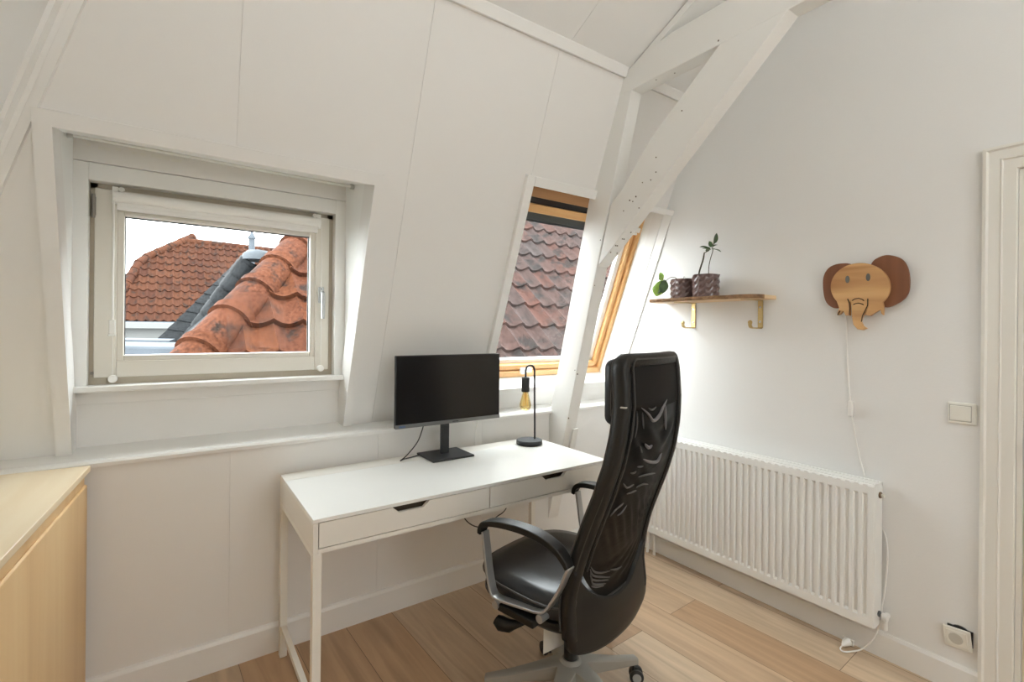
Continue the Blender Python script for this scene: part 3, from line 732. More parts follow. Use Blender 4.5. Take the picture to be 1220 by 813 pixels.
def piping(offs, dy, zlo):
    zs = [zlo + (1.245 - zlo) * i / 26 for i in range(27)]
    pts = [bp(z, -offs) for z in zs]
    pts += [bp(1.245 + .045 * sin(a), -(offs - .12 - .12 * cos(a))) for a in [pi - pi / 2 * t / 6 for t in range(1, 6)]]
    pts += [bp(1.29, (offs - .12) * (-1 + 2 * q / 6)) for q in range(7)]
    pts += [bp(1.245 + .045 * sin(a), (offs - .12 + .12 * cos(a))) for a in [pi / 2 - pi / 2 * t / 6 for t in range(1, 6)]]
    pts += [bp(z, offs) for z in reversed(zs)]
    mm = MB(); mm.tube([q + Vector((0, dy, 0)) for q in pts], .0032, 6); return co('piping', mm, mat('piping_leather', (.045, .042, .04), .4), rm, smooth=True)
piping(.975, -.006, .40); piping(.985, .028, .41); piping(.80, -.013, .60)
# upper panel behind the head
P = [[bp(z, s * .88, .0035) for s in [-1 + i / 8 for i in range(17)]] for z in [1.13 + (1.278 - 1.13) * k / 8 for k in range(9)]]
m = MB(); m.grid(P); u = co('upper_panel', m, mat('dark_back_fabric', (.012, .0105, .010), .7, spec=.2), smooth=True); md = u.modifiers.new('t', 'SOLIDIFY'); md.thickness = .003; md.offset = -1
# headrest cushion on the front
m = MB(); m.box(-.185, .185, -.365, -.288, 1.075, 1.288)
hr = co('headrest', m, LEATHER, bevel=.03, seg=5, smooth=True)
m = MB(); m.tube([(-.187 + .0, -.326, 1.11), (-.1875, -.326, 1.255)], .003, 6); co('seam', m, MATS['piping_leather'], hr)
m = MB(); m.box(-.213, -.20, -.389, -.372, 1.143, 1.147); co('strap_end', m, mat('pale_thread', (.45, .43, .40), .6), rm)
# seat cushion
def seatring(z, gx, gf, gb, e=3.2, n=40, tilt=.02):
    o = []
    for k in range(n):
        a = 2 * pi * k / n; ca, sa = cos(a), sin(a)
        x = gx * (abs(ca) ** (2 / e)) * (1 if ca > 0 else -1)
        y = (gf if sa > 0 else gb) * (abs(sa) ** (2 / e)) * (1 if sa > 0 else -1)
        o.append((x, y - .01, z + tilt * y))
    return o
m = MB(); m.rings([seatring(.405, .245, .235, .23), seatring(.43, .262, .255, .235), seatring(.465, .268, .262, .235), seatring(.487, .255, .248, .23), seatring(.497, .21, .20, .20, 2.8), seatring(.490, .12, .11, .12, 2.4), seatring(.487, .03, .03, .03, 2)])
co('seat', m, SEATL, smooth=True, ang=80)
m = MB(); m.rings([seatring(.352, .17, .17, .15), seatring(.37, .235, .235, .22), seatring(.40, .262, .262, .235), seatring(.415, .262, .258, .235)])
shell = co('seat_shell', m, PLASTB, smooth=True, ang=80)
m = MB(); m.tube([Vector(q) for q in seatring(.47, .270, .264, .237)] + [Vector(seatring(.47, .270, .264, .237)[0])], .004, 6, False); co('seat_piping', m, MATS['piping_leather'], shell, smooth=True)
# armrests
for sd in (-1, 1):
    AX = lambda y: sd * (.292 - .034 * max(0, min(1, (.10 - y) / .3)))
    X = .292 * sd
    loop = [(-.228, .628), (-.214, .60), (-.198, .56), (-.178, .52), (-.155, .482), (-.140, .462), (-.128, .453), (-.10, .447), (.03, .438), (.055, .437), (.072, .442), (.082, .457), (.092, .49), (.102, .54), (.110, .59), (.117, .63), (.121, .655)]
    m = MB(); m.strap([(AX(y), y, z) for y, z in loop], .034, .009, (1, 0, 0)); ar = co('armrest', m, ALU, bevel=.002, smooth=True)
    padp = smooth_pts([(AX(y), y, z) for y, z in ((.139, .642), (.132, .666), (.108, .688), (.050, .701), (-.04, .705), (-.12, .695), (-.18, .671), (-.212, .640), (-.222, .622))], 4)
    n = len(padp)
    m = MB(); m.strap(padp, [.034 + .014 * sin(pi * i / (n - 1)) for i in range(n)], [.015 + .008 * sin(pi * i / (n - 1)) for i in range(n)], (1, 0, 0))
    co('arm_pad', m, PLASTB, ar, bevel=.006, smooth=True, seg=3)
    for yy, zz in ((.055, .425), (-.125, .440)):
        m = MB(); m.lathe([(.014, AX(yy) - sd * .022), (.014, AX(yy) + sd * .020)], (0, yy, zz - .006), 18, 'x'); bt = co('arm_bolt', m, ALU, ar, smooth=True)
    m = MB(); m.box(min(.2 * sd, .30 * sd), max(.2 * sd, .30 * sd), -.11, .05, .400, .425); co('arm_bracket', m, PLASTB, ar, bevel=.004)
# lever, mechanism, tag
m = MB(); m.tube([(-.10, -.06, .375), (-.20, -.01, .35), (-.235, .03, .325)], [.011, .011, .012], 10)
m.tube([(-.225, .02, .333), (-.235, .05, .318), (-.243, .085, .316), (-.246, .105, .324)], [.012, .022, .026, .018], 12); co('tilt_lever', m, PLASTB, smooth=True)
m = MB(); m.box(-.12, .10, -.2, .10, .335, .375); m.box(-.07, .03, -.24, -.17, .34, .44); co('mechanism', m, PLASTB, bevel=.01)
m = MB(); m.prism([(-.158, -.045, .345), (-.022, -.055, .345), (-.022, -.055, .205), (-.160, -.045, .222)], (.002, .002, 0)); co('care_tag', m, mat('paper_tag', (.78, .76, .70), .6))
# five-star base
HX, HY = -.066, -.098
m = MB(); m.lathe([(.001, .105), (.040, .105), (.050, .12), (.050, .165), (.036, .185), (.030, .190), (.001, .190)], (HX, HY, 0), 24); co('hub', m, STAR, smooth=True)
m = MB(); m.lathe([(.025, .18), (.025, .27), (.018, .272), (.018, .345)], (HX, HY, 0), 20); co('gas_lift', m, BLACK, smooth=True)
for k in range(5):
    a = radians(125 + 72 * k); d = Vector((cos(a), sin(a), 0)); s_ = Vector((-sin(a), cos(a), 0)); h = Vector((HX, HY, 0))
    def sect(r, w, zt, zb): 
        c = h + d * r
        return [c + s_ * w + Vector((0, 0, zt - .004)), c + s_ * (w * .6) + Vector((0, 0, zt)), c - s_ * (w * .6) + Vector((0, 0, zt)), c - s_ * w + Vector((0, 0, zt - .004)), c - s_ * w + Vector((0, 0, zb)), c + s_ * w + Vector((0, 0, zb))]
    m = MB(); m.rings([sect(.02, .036, .182, .112), sect(.06, .033, .176, .122), sect(.13, .026, .150, .108), sect(.22, .021, .120, .088), sect(.315, .017, .095, .070)])
    lg = co('base_leg', m, STAR, bevel=.002, smooth=True)
    c = h + d * .302; ca = a + 1.1 + k
    wd = Vector((cos(ca), sin(ca), 0)); 
    m = MB(); m.tube([c + Vector((0, 0, .075)), c + Vector((0, 0, .04))], .008, 10)
    cs = co('caster', m, BLACK, lg, smooth=True)
    cc = c + Vector((-sin(ca), cos(ca), 0)) * .012
    for q in (-1, 1):
        m = MB(); m.tube([cc + wd * q * .006 + Vector((0, 0, .027)), cc + wd * q * .010 + Vector((0, 0, .027)), cc + wd * q * .019 + Vector((0, 0, .027)), cc + wd * q * .023 + Vector((0, 0, .027))], [.022, .027, .027, .020], 20)
        co('wheel', m, BLACK, cs, smooth=True)
    m = MB(); m.tube([cc + wd * .0232 + Vector((0, 0, .027)), cc + wd * .0245 + Vector((0, 0, .027))], .017, 16); co('wheel_cap', m, mat('cap_grey', (.35, .35, .34), .4), cs, smooth=True)

# ------------------------------------------------------------------ radiator
RX0, RX1, RY0, RY1, RZ0, RZ1 = 2.392, 2.474, .785, 2.06, .145, .748
rad = thing('wall_radiator', 'white ribbed panel radiator low on the right-hand wall', 'radiator', (2.43, 1.42, RZ0))
pit = .0333; n = int((RY1 - RY0 - .05) / pit); y = RY0 + .025
secp = [(RY0 + .004, 0)]
for k in range(n):
    yy = y + k * pit
    secp += [(yy, 0), (yy + .004, .0095), (yy + .0175, .0095), (yy + .0215, 0)]
secp += [(RY1 - .004, 0)]
m = MB()
rows = [(RZ0 + .006, 0.), (RZ0 + .040, 0.), (RZ0 + .050, 1.), (RZ1 - .052, 1.), (RZ1 - .042, 0.), (RZ1 - .012, 0.), (RZ1 - .006, -.5)]
P = [[(RX0 + d * f + (0.004 if f < 0 else 0), yy, z) for yy, d in secp] for z, f in rows]
m.grid(P); pnl = out('front_panel', m, RADM, rad); md = pnl.modifiers.new('t', 'SOLIDIFY'); md.thickness = .003; md.offset = 0
m = MB(); m.box(RX0 + .004, RX0 + .016, RY0 + .004, RY1 - .004, RZ0, RZ0 + .012); m.box(RX0 + .005, RX0 + .014, RY0 + .004, RY1 - .004, RZ1 - .012, RZ1 - .004)
m.box(RX1 - .016, RX1, RY0 + .004, RY1 - .004, RZ0, RZ1 - .004)
out('panel_edge', m, RADM, rad, bevel=.003)
m = MB()
m.box(RX0 + .012, RX0 + .018, RY0, RY1, RZ1 - .014, RZ1); m.box(RX1 - .014, RX1 - .002, RY0, RY1, RZ1 - .014, RZ1)
for k in range(5): 
    xx = RX0 + .024 + k * .010; m.box(xx, xx + .005, RY0 + .012, RY1 - .012, RZ1 - .012, RZ1 - .003)
k = RY0 + .012
while k < RY1: m.box(RX0 + .016, RX1 - .012, k, k + .005, RZ1 - .013, RZ1 - .004); k += .085
out('top_grille', m, RADM, rad)
m = MB(); m.box(RX0 + .020, RX1 - .018, RY0 + .02, RY1 - .02, RZ0 + .05, RZ1 - .06); out('convector', m, mat('fin_grey', (.12, .125, .125), .6), rad)
for ya, yb in ((RY0, RY0 + .008), (RY1 - .008, RY1)):
    m = MB(); m.box(RX0 + .002, RX1 + .002, ya, yb, RZ0 + .002, RZ1 + .001); out('end_cover', m, RADM, rad, bevel=.004)
m = MB(); m.lathe([(.013, RY0 - .006), (.013, RY0 + .004)], (RX0 + .048, 0, RZ1 - .050), 16, 'y'); pg = out('bleed_valve', m, mat('old_brass', (.20, .13, .08), .45, metal=.6), rad)
m = MB(); m.lathe([(.007, RY0 - .016), (.007, RY0 - .004)], (RX0 + .053, 0, RZ1 - .052), 10, 'y'); out('valve_key', m, SOCK, pg)
m = MB(); m.lathe([(.012, RY0 - .006), (.012, RY0 + .004)], (RX0 + .048, 0, RZ0 + .055), 16, 'y'); pg = out('drain_plug', m, MATS['fin_grey'], rad)
m = MB(); m.lathe([(.016, RY0 - .03), (.016, RY0 - .012), (.009, RY0 - .006), (.009, RY0)], (RX0 + .056, 0, RZ0 + .045), 14, 'y'); m.lathe([(.011, RX0 + .056), (.011, RX0 + .085)], (0, RY0 - .02, RZ0 + .045), 12, 'x'); m.lathe([(.010, .14), (.010, .175)], (RX0 + .056, RY0 - .02, 0), 12)
out('corner_valve', m, WHITEP, rad, smooth=True)
for yy in (RY1 - .07, RY1 - .12):
    m = MB(); m.tube([(RX0 + .045, yy, 0), (RX0 + .045, yy, RZ0 + .01)], .009, 12); out('pipe', m, WHITEP, rad, smooth=True)
for ya in (RY0 + .2, RY1 - .23):
    m = MB(); m.box(RX1, XR, ya, ya + .03, RZ0 + .08, RZ1 - .08); out('hanging_bracket', m, METW, rad)

# ------------------------------------------------------------------ switch and socket
sw = thing('light_switch', 'cream square rocker light switch beside the door trim', 'light switch', (XR, .537, 1.073))
m = MB(); m.box(XR - .011, XR, .495, .580, 1.032, 1.114); out('cover_frame', m, SOCK, sw, bevel=.006, seg=3)
m = MB(); m.hexa([(XR - .013, .511, 1.045), (XR - .016, .571, 1.045), (XR - .006, .571, 1.045), (XR - .006, .511, 1.045), (XR - .013, .511, 1.102), (XR - .016, .571, 1.102), (XR - .006, .571, 1.102), (XR - .006, .511, 1.102)])
out('rocker', m, SOCK, sw, bevel=.002)
m = MB(); m.box(XR - .0118, XR - .009, .5085, .5735, 1.0425, 1.1045); out('shadow_gap', m, mat('gap_grey', (.45, .43, .40), .7), sw)
so = thing('wall_socket', 'loose white power socket tilting out above the baseboard', 'power socket', (XR, .540, .21))
def tilt(mb, a=radians(7), r=radians(-4)):
    M = Matrix.Translation((XR, .540, .172)) @ Matrix.Rotation(-a, 4, 'Y') @ Matrix.Rotation(r, 4, 'X') @ Matrix.Translation((-XR, -.540, -.172))
    bmesh.ops.transform(mb.b, matrix=M, verts=mb.b.verts); return mb
m = tilt(MB().box(XR - .014, XR - .004, .499, .581, .172, .252)); out('cover_frame', m, SOCK, so, bevel=.004)
m = tilt(MB().box(XR - .0165, XR - .010, .510, .570, .182, .242)); out('insert', m, SOCK, so, bevel=.002)
mm = MB(); mm.lathe([(.021, XR - .0185), (.0215, XR - .0165), (.0195, XR - .0165), (.0195, XR - .0172), (.001, XR - .0172)], (0, .543, .213), 28, 'x'); tilt(mm); wl = out('plug_well', mm, mat('socket_well', (.55, .53, .48), .4), so, smooth=True)
mm = MB()
for dy in (-.0095, .0095): mm.lathe([(.0035, XR - .0178), (.0035, XR - .0170)], (0, .543 + dy, .213 + dy * .2), 10, 'x')
tilt(mm); out('pin_hole', mm, BLACK, wl)
mm = MB(); mm.lathe([(.037, XR - .006), (.037, XR + .001)], (0, .538, .220), 28, 'x'); mm.box(XR - .005, XR + .001, .500, .575, .19, .250); out('back_box', mm, BLACK, so)

# ------------------------------------------------------------------ elephant wall lamp
EX = XR
el = thing('elephant_wall_lamp', 'wooden elephant head wall lamp with dark brown ears', 'wall lamp', (EX, .868, 1.57))
def ec(cx, cy):           # crop units of the reference study -> wall coordinates
    return (.868 - (cx - 490) * .000432, 1.581 - (cy - 380 + .057 * (cx - 490)) * .000497)
def plate(name, pts, xa, xb, mt, par=None, bevel=.002):
    mm = MB(); mm.prism([(xa, *ec(*q)) for q in pts], (xb - xa, 0, 0)); return out(name, mm, mt, par or el, bevel=bevel)
def spl(P, n=6):
    P = [Vector((x, y, 0)) for x, y in P]; o = []
    N_ = len(P)
    for i in range(N_):
        p0, p1, p2, p3 = P[i - 1], P[i], P[(i + 1) % N_], P[(i + 2) % N_]
        for k in range(n):
            t = k / n
            v = .5 * ((2 * p1) + (p2 - p0) * t + (2 * p0 - 5 * p1 + 4 * p2 - p3) * t * t + (3 * p1 - p0 - 3 * p2 + p3) * t ** 3); o.append((v.x, v.y))
    return o
plate('ear', spl([(310, 172), (420, 200), (440, 380), (360, 540), (270, 580), (190, 545), (150, 460), (143, 300), (200, 205)]), EX - .030, EX - .018, EARW)
plate('ear', spl([(720, 115), (820, 150), (872, 230), (888, 350), (870, 450), (800, 520), (690, 558), (600, 480), (560, 300), (580, 180), (640, 130)]), EX - .030, EX - .018, EARW)
headp = [(490 + 257 * cos(a), 385 + 208 * sin(a)) for a in [radians(-219 + 258 * k / 40) for k in range(41)]]
headp += [(698, 560), (697, 625), (680, 612), (672, 580), (640, 600), (590, 635), (545, 630), (570, 560), (556, 590), (520, 650), (512, 690), (530, 725), (562, 745), (530, 762), (480, 758), (445, 720), (430, 650), (428, 560), (410, 500), (413, 640), (372, 640), (350, 600), (328, 632), (300, 642), (297, 622), (315, 580)]
headpoly = [q for q in headp]
hd = plate('head', headpoly, EX - .048, EX - .034, HEADW, None, .0015)
m = MB(); m.box(EX - .034, EX, .82, .92, 1.52, 1.62); m.box(EX - .02, EX - .0, .76, .98, 1.55, 1.59); out('backing_block', m, HEADW, el)
for cx, cy in ((388, 320), (568, 303)):
    plate('eye', [(cx + 19 * cos(2 * pi * k / 20), cy + 33 * sin(2 * pi * k / 20)) for k in range(20)], EX - .0495, EX - .0475, EYE, hd, 0)
def groove(P, w=5):
    mm = MB(); mm.tube([(EX - .0480, *ec(*q)) for q in P], .0022, 6); out('groove', mm, GROOVE, hd)
groove([(390, 492), (406, 530), (410, 580), (407, 635)]); groove([(566, 488), (566, 545), (545, 590), (522, 640), (514, 690)])
groove([(430, 508), (455, 492), (490, 486), (520, 495), (535, 508)]); groove([(442, 542), (465, 532), (490, 528), (515, 534), (532, 542)])
groove([(300, 640), (325, 600)]); 
m = MB(); m.tube(smooth_pts([(EX - .02, .928, 1.50), (EX - .006, .931, 1.44), (EX - .005, .925, 1.25), (EX - .005, .912, 1.06), (EX - .005, .905, 1.0), (EX - .005, .880, .85), (EX - .006, .855, .75), (EX - .008, .835, .60), (EX - .010, .800, .56), (EX - .010, .776, .52), (EX - .010, .768, .44), (EX - .012, .772, .33), (EX - .02, .782, .22), (EX - .035, .784, .16), (EX - .05, .800, .09), (EX - .066, .835, .03), (EX - .088, .872, .006), (EX - .112, .890, .005), (EX - .105, .905, .007), (EX - .08, .905, .012)]), .0030, 8)
pc = out('power_cord', m, WHITEP, el, smooth=True)
m = MB(); m.box(EX - .022, EX - .002, .897, .918, 1.005, 1.075); out('inline_switch', m, WHITEP, pc, bevel=.006, seg=3)
m = MB(); m.tube([(EX - .08, .905, .012), (EX - .066, .902, .018), (EX - .045, .898, .020)], [.006, .013, .018], 12); m.box(EX - .048, EX - .038, .876, .920, .008, .034); m.box(EX - .038, EX - .02, .884, .888, .018, .022); m.box(EX - .038, EX - .02, .906, .910, .018, .022)
out('plug', m, WHITEP, pc, bevel=.002)

# ------------------------------------------------------------------ shelf with plants
shf = thing('live_edge_shelf', 'narrow live-edge wooden wall shelf carrying two plant pots', 'shelf', (XR, 1.57, 1.556))
zb, zt = 1.542, 1.561
edge = [(2.295, 1.875), (2.285, 1.80), (2.292, 1.70), (2.278, 1.62), (2.290, 1.52), (2.276, 1.45), (2.30, 1.40), (2.29, 1.34), (2.305, 1.28), (2.345, 1.246)]
edge = [(p.x, p.y) for p in smooth_pts([(a, c, 0) for a, c in edge], 5)]
poly = [(XR, 1.905)] + [(2.33, 1.90)] + edge + [(XR, 1.244)]
m = MB(); m.prism([(x, y, zb) for x, y in poly], (0, 0, zt - zb)); out('board', m, SHELFW, shf, bevel=.001)
m = MB()
rows = []
random.seed(5)
for i, (x, y) in enumerate(edge + [(2.37, 1.2445)]):
    j = .003 * sin(i * 1.7) + .002 * sin(i * 4.1)
    rows.append([(x - .001, y, zb + .001), (x - .006 + j, y, zb + .005), (x - .007 - j, y, zb + .012), (x - .003, y, zt + .001), (x + .006, y, zt + .0012), (x + .006, y, zb)])
m.rings(rows); out('bark_edge', m, BARK, shf, smooth=True)
for k, yy in enumerate((1.715, 1.322)):
    br = MB(); w = .013
    br.box(XR - .006, XR - .001, yy - w, yy + w, 1.398, zb); br.box(XR - .17, XR - .001, yy - w, yy + w, zb - .004, zb)
    br.box(XR - .075, XR - .001, yy - w * .7, yy + w * .7, 1.394, 1.400)
    b_ = thing('brass_shelf_bracket', 'brass bracket with coat hook under the %s end of the wooden shelf' % ('window-side' if k == 0 else 'elephant-side'), 'shelf bracket', (XR, yy, zb), 0, 'brass brackets under the shelf')
    out('plate', br, BRASS, b_, bevel=.001)
    m = MB(); m.strap(smooth_pts([(XR - .07, yy, 1.397), (XR - .085, yy, 1.398), (XR - .097, yy, 1.404), (XR - .103, yy, 1.415), (XR - .101, yy, 1.424)], 4), .018, .004, (0, 1, 0)); hk = out('hook', m, BRASS, b_, smooth=True)
    m = MB(); m.lathe([(.001, XR - .108), (.010, XR - .106), (.012, XR - .102), (.008, XR - .096), (.001, XR - .095)], (0, yy, 1.425), 14, 'x'); out('hook_knob', m, BRASS, hk, smooth=True)
    for zz in (1.43, 1.505):
        m = MB(); m.lathe([(.005, XR - .0075), (.004, XR - .006)], (0, yy, zz), 12, 'x'); out('screw', m, CHROME, b_)

def pot(cx, cy, h, r, name, label):
    t = thing(name, label, 'potted plant', (cx, cy, zt), 0, 'potted plants on the shelf')
    NF = 11; NR = 7
    rings = []
    z0_ = zt + .0015
    for j in range(NR + 1):
        zz = z0_ + h * j / NR; ring = []
        for k in range(NF * 2):
            a = pi * k / NF
            zig = .0034 * (1 if (j + (k // 2)) % 2 == 0 else -1)
            rr = r * (.965 + .035 * j / NR) + (zig if k % 2 == 0 else -.0012)
            ring.append((cx + rr * cos(a), cy + rr * sin(a), zz + (.0045 if k % 2 else -.0045) * (0 if j in (0, NR) else 1)))
        rings.append(ring)
    rings.append([(cx + (r * .9) * cos(pi * k / NF), cy + (r * .9) * sin(pi * k / NF), z0_ + h) for k in range(NF * 2)])
    rings.append([(cx + (r * .88) * cos(pi * k / NF), cy + (r * .88) * sin(pi * k / NF), z0_ + h - .012) for k in range(NF * 2)])
    m = MB(); m.rings(rings); out('pot', m, POTM, t)
    m = MB(); m.lathe([(.001, z0_ + h - .012), (r * .87, z0_ + h - .0118), (r * .8, z0_ + h - .009), (.001, z0_ + h - .006)], (cx, cy, 0), 20); out('soil', m, SOIL, t, smooth=True)
    return t, z0_ + h - .008
def leaf(mb, base, d, L_, W_, droop=.2, up=(0, 0, 1), fold=.25):
    base = Vector(base); d = Vector(d).normalized(); upv = Vector(up); s_ = d.cross(upv).normalized(); nn = s_.cross(d)
    rows = []
    for i in range(9):
        t = i / 8; w = W_ * (sin(pi * min(1, t * .97 + .02)) ** .8)
        c = base + d * L_ * t - Vector((0, 0, 1)) * droop * L_ * t * t
        rows.append([c - s_ * w + nn * w * fold, c - s_ * w * .5 + nn * w * fold * .3, c, c + s_ * w * .5 + nn * w * fold * .3, c + s_ * w + nn * w * fold])
    mb.grid(rows)
def solid(o, t=.0012):
    md = o.modifiers.new('t', 'SOLIDIFY'); md.thickness = t; md.offset = 0
pt, zs = pot(2.375, 1.565, .122, .070, 'potted_cutting', 'mauve faceted pot nearer the elephant with tall two-stemmed seedling')
m = MB(); m.tube(smooth_pts([(2.36, 1.60, zs - .01), (2.355, 1.59, zs + .03), (2.35, 1.565, zs + .09), (2.345, 1.555, zs + .125)]), [.0042] * 12 + [.0042, .004, .004, .0036, .0036, .0034, .003][:7], 8)
m.tube(smooth_pts([(2.385, 1.555, zs - .01), (2.38, 1.55, zs + .05), (2.37, 1.535, zs + .09), (2.36, 1.515, zs + .13), (2.35, 1.51, zs + .15), (2.345, 1.50, zs + .17)]), .0022, 8)
m.tube([(2.345, 1.555, zs + .124), (2.352, 1.53, zs + .135)], .0022, 6)
out('stem', m, STEMM, pt, smooth=True)
for (b_, d_, L_, W_, dr_, up_) in (((2.345, 1.50, zs + .165), (-.25, -.42, .85), .062, .019, .05, (.7, -.5, .3)), ((2.350, 1.525, zs + .145), (-.15, .75, .30), .060, .013, .15, (.2, .1, 1)),
                                   ((2.352, 1.515, zs + .140), (-.2, -.9, -.12), .062, .014, .25, (.1, .1, 1)), ((2.350, 1.51, zs + .15), (-.3, -.55, .25), .05, .009, .3, (.1, .1, 1)), ((2.348, 1.515, zs + .15), (-.1, .3, .9), .035, .011, .0, (.8, .2, .1)), ((2.345, 1.52, zs + .138), (-.6, .2, .15), .05, .015, .2, (.1, .1, 1)), ((2.352, 1.525, zs + .140), (.3, .5, .05), .045, .013, .2, (.1, .1, 1))):
    m = MB(); leaf(m, b_, d_, L_, W_, dr_, up_); solid(out('leaf', m, LEAF, pt, smooth=True, ang=180))
pt, zs = pot(2.390, 1.718, .110, .070, 'potted_trailer', 'mauve faceted pot nearer the skylight with leaves drooping over its side')
m = MB(); m.tube(smooth_pts([(2.372, 1.735, zs - .01), (2.365, 1.75, zs + .018), (2.36, 1.775, zs + .024), (2.355, 1.80, zs + .012), (2.352, 1.815, zs - .005)]), .002, 8)
m.tube(smooth_pts([(2.375, 1.71, zs - .01), (2.37, 1.70, zs + .02), (2.372, 1.692, zs + .015)]), .0012, 6)
m.tube(smooth_pts([(2.352, 1.815, zs - .005), (2.35, 1.832, zs + .02), (2.35, 1.845, zs + .035)]), .0016, 6)
out('stem', m, STEMM, pt, smooth=True)
for (b_, d_, L_, W_, dr_, up_, mt_) in (((2.352, 1.815, zs + .012), (-.1, .10, -.95), .062, .022, .0, (-.8, -.6, 0), LEAF), ((2.350, 1.825, zs + .010), (-.05, .45, -.9), .075, .028, .05, (-.85, -.5, -.2), LEAFY),
                                        ((2.352, 1.818, zs + .002), (-.1, .5, -.5), .055, .022, .3, (-.7, -.6, .3), LEAF), ((2.35, 1.83, zs + .012), (-.1, .25, .9), .036, .012, .0, (-.8, -.6, 0), LEAFY),
                                        ((2.345, 1.845, zs - .006), (-.05, .30, -.9), .058, .026, .05, (-.85, -.5, -.2), LEAFY), ((2.352, 1.83, zs + .008), (-.2, .2, .5), .028, .012, .2, (-.8, -.5, .2), LEAFY)):
    m = MB(); leaf(m, b_, d_, L_ * 1.3, W_ * 1.2, dr_, up_); solid(out('leaf', m, mt_, pt, smooth=True, ang=180))

# ------------------------------------------------------------------ roofs outside
def tiles(name, mt, root, org, ud, sd, rows, L_, w, ur, A=.028, cusp=False, lip=.03, nu=8, seed=1):
    """pantiles: org + u*ud + s*sd; ur(s) -> (u0,u1) in metres along the row"""
    rnd = random.Random(seed)
    org, ud, sd = Vector(org), Vector(ud).normalized(), Vector(sd).normalized(); nn = ud.cross(sd).normalized()
    bm = bmesh.new(); tint = []
    for j in range(rows):
        s0 = j * L_; u0, u1 = ur(s0 + L_ * .5)
        if u1 - u0 < .02: continue
        k0, k1 = math.floor(u0 / w), math.ceil(u1 / w)
        us = [u0] + [q / nu * w for q in range(k0 * nu, k1 * nu + 1) if u0 < q / nu * w < u1] + [u1]
        def hgt(u):
            f = u / w
            return A * (1 - abs(sin(pi * f)) ** .9) if cusp else A * (.5 + .5 * cos(2 * pi * f + .5 * sin(2 * pi * f)))
        ringz = []
        for (s, up) in ((s0 - .02, -.006), (s0 - .02, lip), (s0 + L_ * .45, lip * .55), (s0 + L_ + .02, 0)):
            ringz.append([bm.verts.new(org + ud * u + sd * s + nn * (hgt(u) + up)) for u in us])
        tj = {}
        for a, c in zip(ringz, ringz[1:]):
            for i in range(len(us) - 1):
                f = bm.faces.new([a[i], a[i + 1], c[i + 1], c[i]]); k = math.floor((us[i] + us[i + 1]) / 2 / w)
                if k not in tj: tj[k] = rnd.random()
                tint.append(tj[k])
    me = bpy.data.meshes.new(name)
    if root is not None: bmesh.ops.transform(bm, matrix=ROOTS[root.name].inverted(), verts=bm.verts)
    bm.to_mesh(me); bm.free()
    at = me.attributes.new('tint', 'FLOAT', 'FACE')
    for i, t in enumerate(tint): at.data[i].value = t
    for f in me.polygons: f.use_smooth = True
    me.set_sharp_from_angle(angle=radians(50))
    me.materials.append(mt)
    o = bpy.data.objects.new(name, me); COL.objects.link(o)
    if root is not None: o.parent = root
    return o
def ridge_tile(a, c, r0, r1, nrm, mt, root, tint, collar=.022, name='ridge_tile'):
    a, c, nrm = Vector(a), Vector(c), Vector(nrm).normalized(); ax = (c - a).normalized(); sdv = ax.cross(nrm).normalized(); nrm = sdv.cross(ax)
    L_ = (c - a).length; rings = []
    for t, r in ((0., r0), (.70 * L_, r0 * .97), (.80 * L_, r1), (.81 * L_, r1 + collar), (.88 * L_, r1 + collar * .8), (.985 * L_, r1 + collar), (L_, r1)):
        p_ = a + ax * t
        outer = [p_ + (sdv * cos(q) + nrm * sin(q)) * r for q in [radians(-25 + 230 * k / 16) for k in range(17)]]
        inner = [p_ + (sdv * cos(q) + nrm * sin(q)) * (r - .016) for q in [radians(205 - 230 * k / 16) for k in range(17)]]
        rings.append(outer + inner)
    mm = MB(); mm.rings(rings); o = out(name, mm, mt, root, smooth=True, ang=40)
    at_ = o.data.attributes.new('tint', 'FLOAT', 'FACE')
    for d_ in at_.data: d_.value = tint
    return o
PA = radians(43); SD = Vector((0, cos(PA), sin(PA))); UD = Vector((1, 0, 0)); NRM = UD.cross(SD)
ORG = Vector((0, 3.62, .93))
def onroof(x, s, up=0.): return ORG + UD * x + SD * s + NRM * up
# orange roof with hip
rf = thing('orange_tiled_roof', 'orange pantile roof with a thick round-tiled hip outside the small window', 'roof', (1.0, 3.62, .93))
hip_s = lambda x: (3.883 - 3.62) / cos(PA) + (x - .137) * ((4.984 - 3.883) / cos(PA)) / (1.021 - .137)
hip_x = lambda s: .137 + (s - (3.883 - 3.62) / cos(PA)) * (1.021 - .137) / ((4.984 - 3.883) / cos(PA))
tiles('pantile', TILE_O, rf, ORG, UD, SD, 14, .33, .208, lambda s: (hip_x(s) + .02, 2.05), .055, True, .052, 12, 3)
hx0 = hip_x(-.05); pA = Vector((hip_x(-.25), *onroof(0, -.25)[1:])); pB = Vector((hip_x(3.2), *onroof(0, 3.2)[1:]))
axis = (pB - pA).normalized(); LR = .39
hn = Vector((-.45, -.62, .62))
k = 0; q = pA + hn.normalized() * -.01
while k < 11:
    a_ = q + axis * (LR * k); ridge_tile(a_, a_ + axis * (LR + .02), .146, .136, hn, TILE_O, rf, random.random() * .8, .026); k += 1
m = MB(); nlen = (pB - pA).length
m.tube([pA + NRM * -.02 + UD * .06, pB + NRM * -.02 + UD * .06], .085, 10); mo = out('mortar_bed', m, tile_mat('mortar_pink', [(.30, .14, .10), (.30, .14, .10)], (.16, .10, .08), .5), rf, smooth=True)
m = MB(); m.prism([tuple(pA + NRM * -.06), tuple(pB + NRM * -.06), tuple(pB + Vector((-1.6, 1.2, -1.7))), tuple(pA + Vector((-.5, .35, -.5)))], tuple(NRM * -.03)); out('hidden_slope', m, TILE_D, rf)
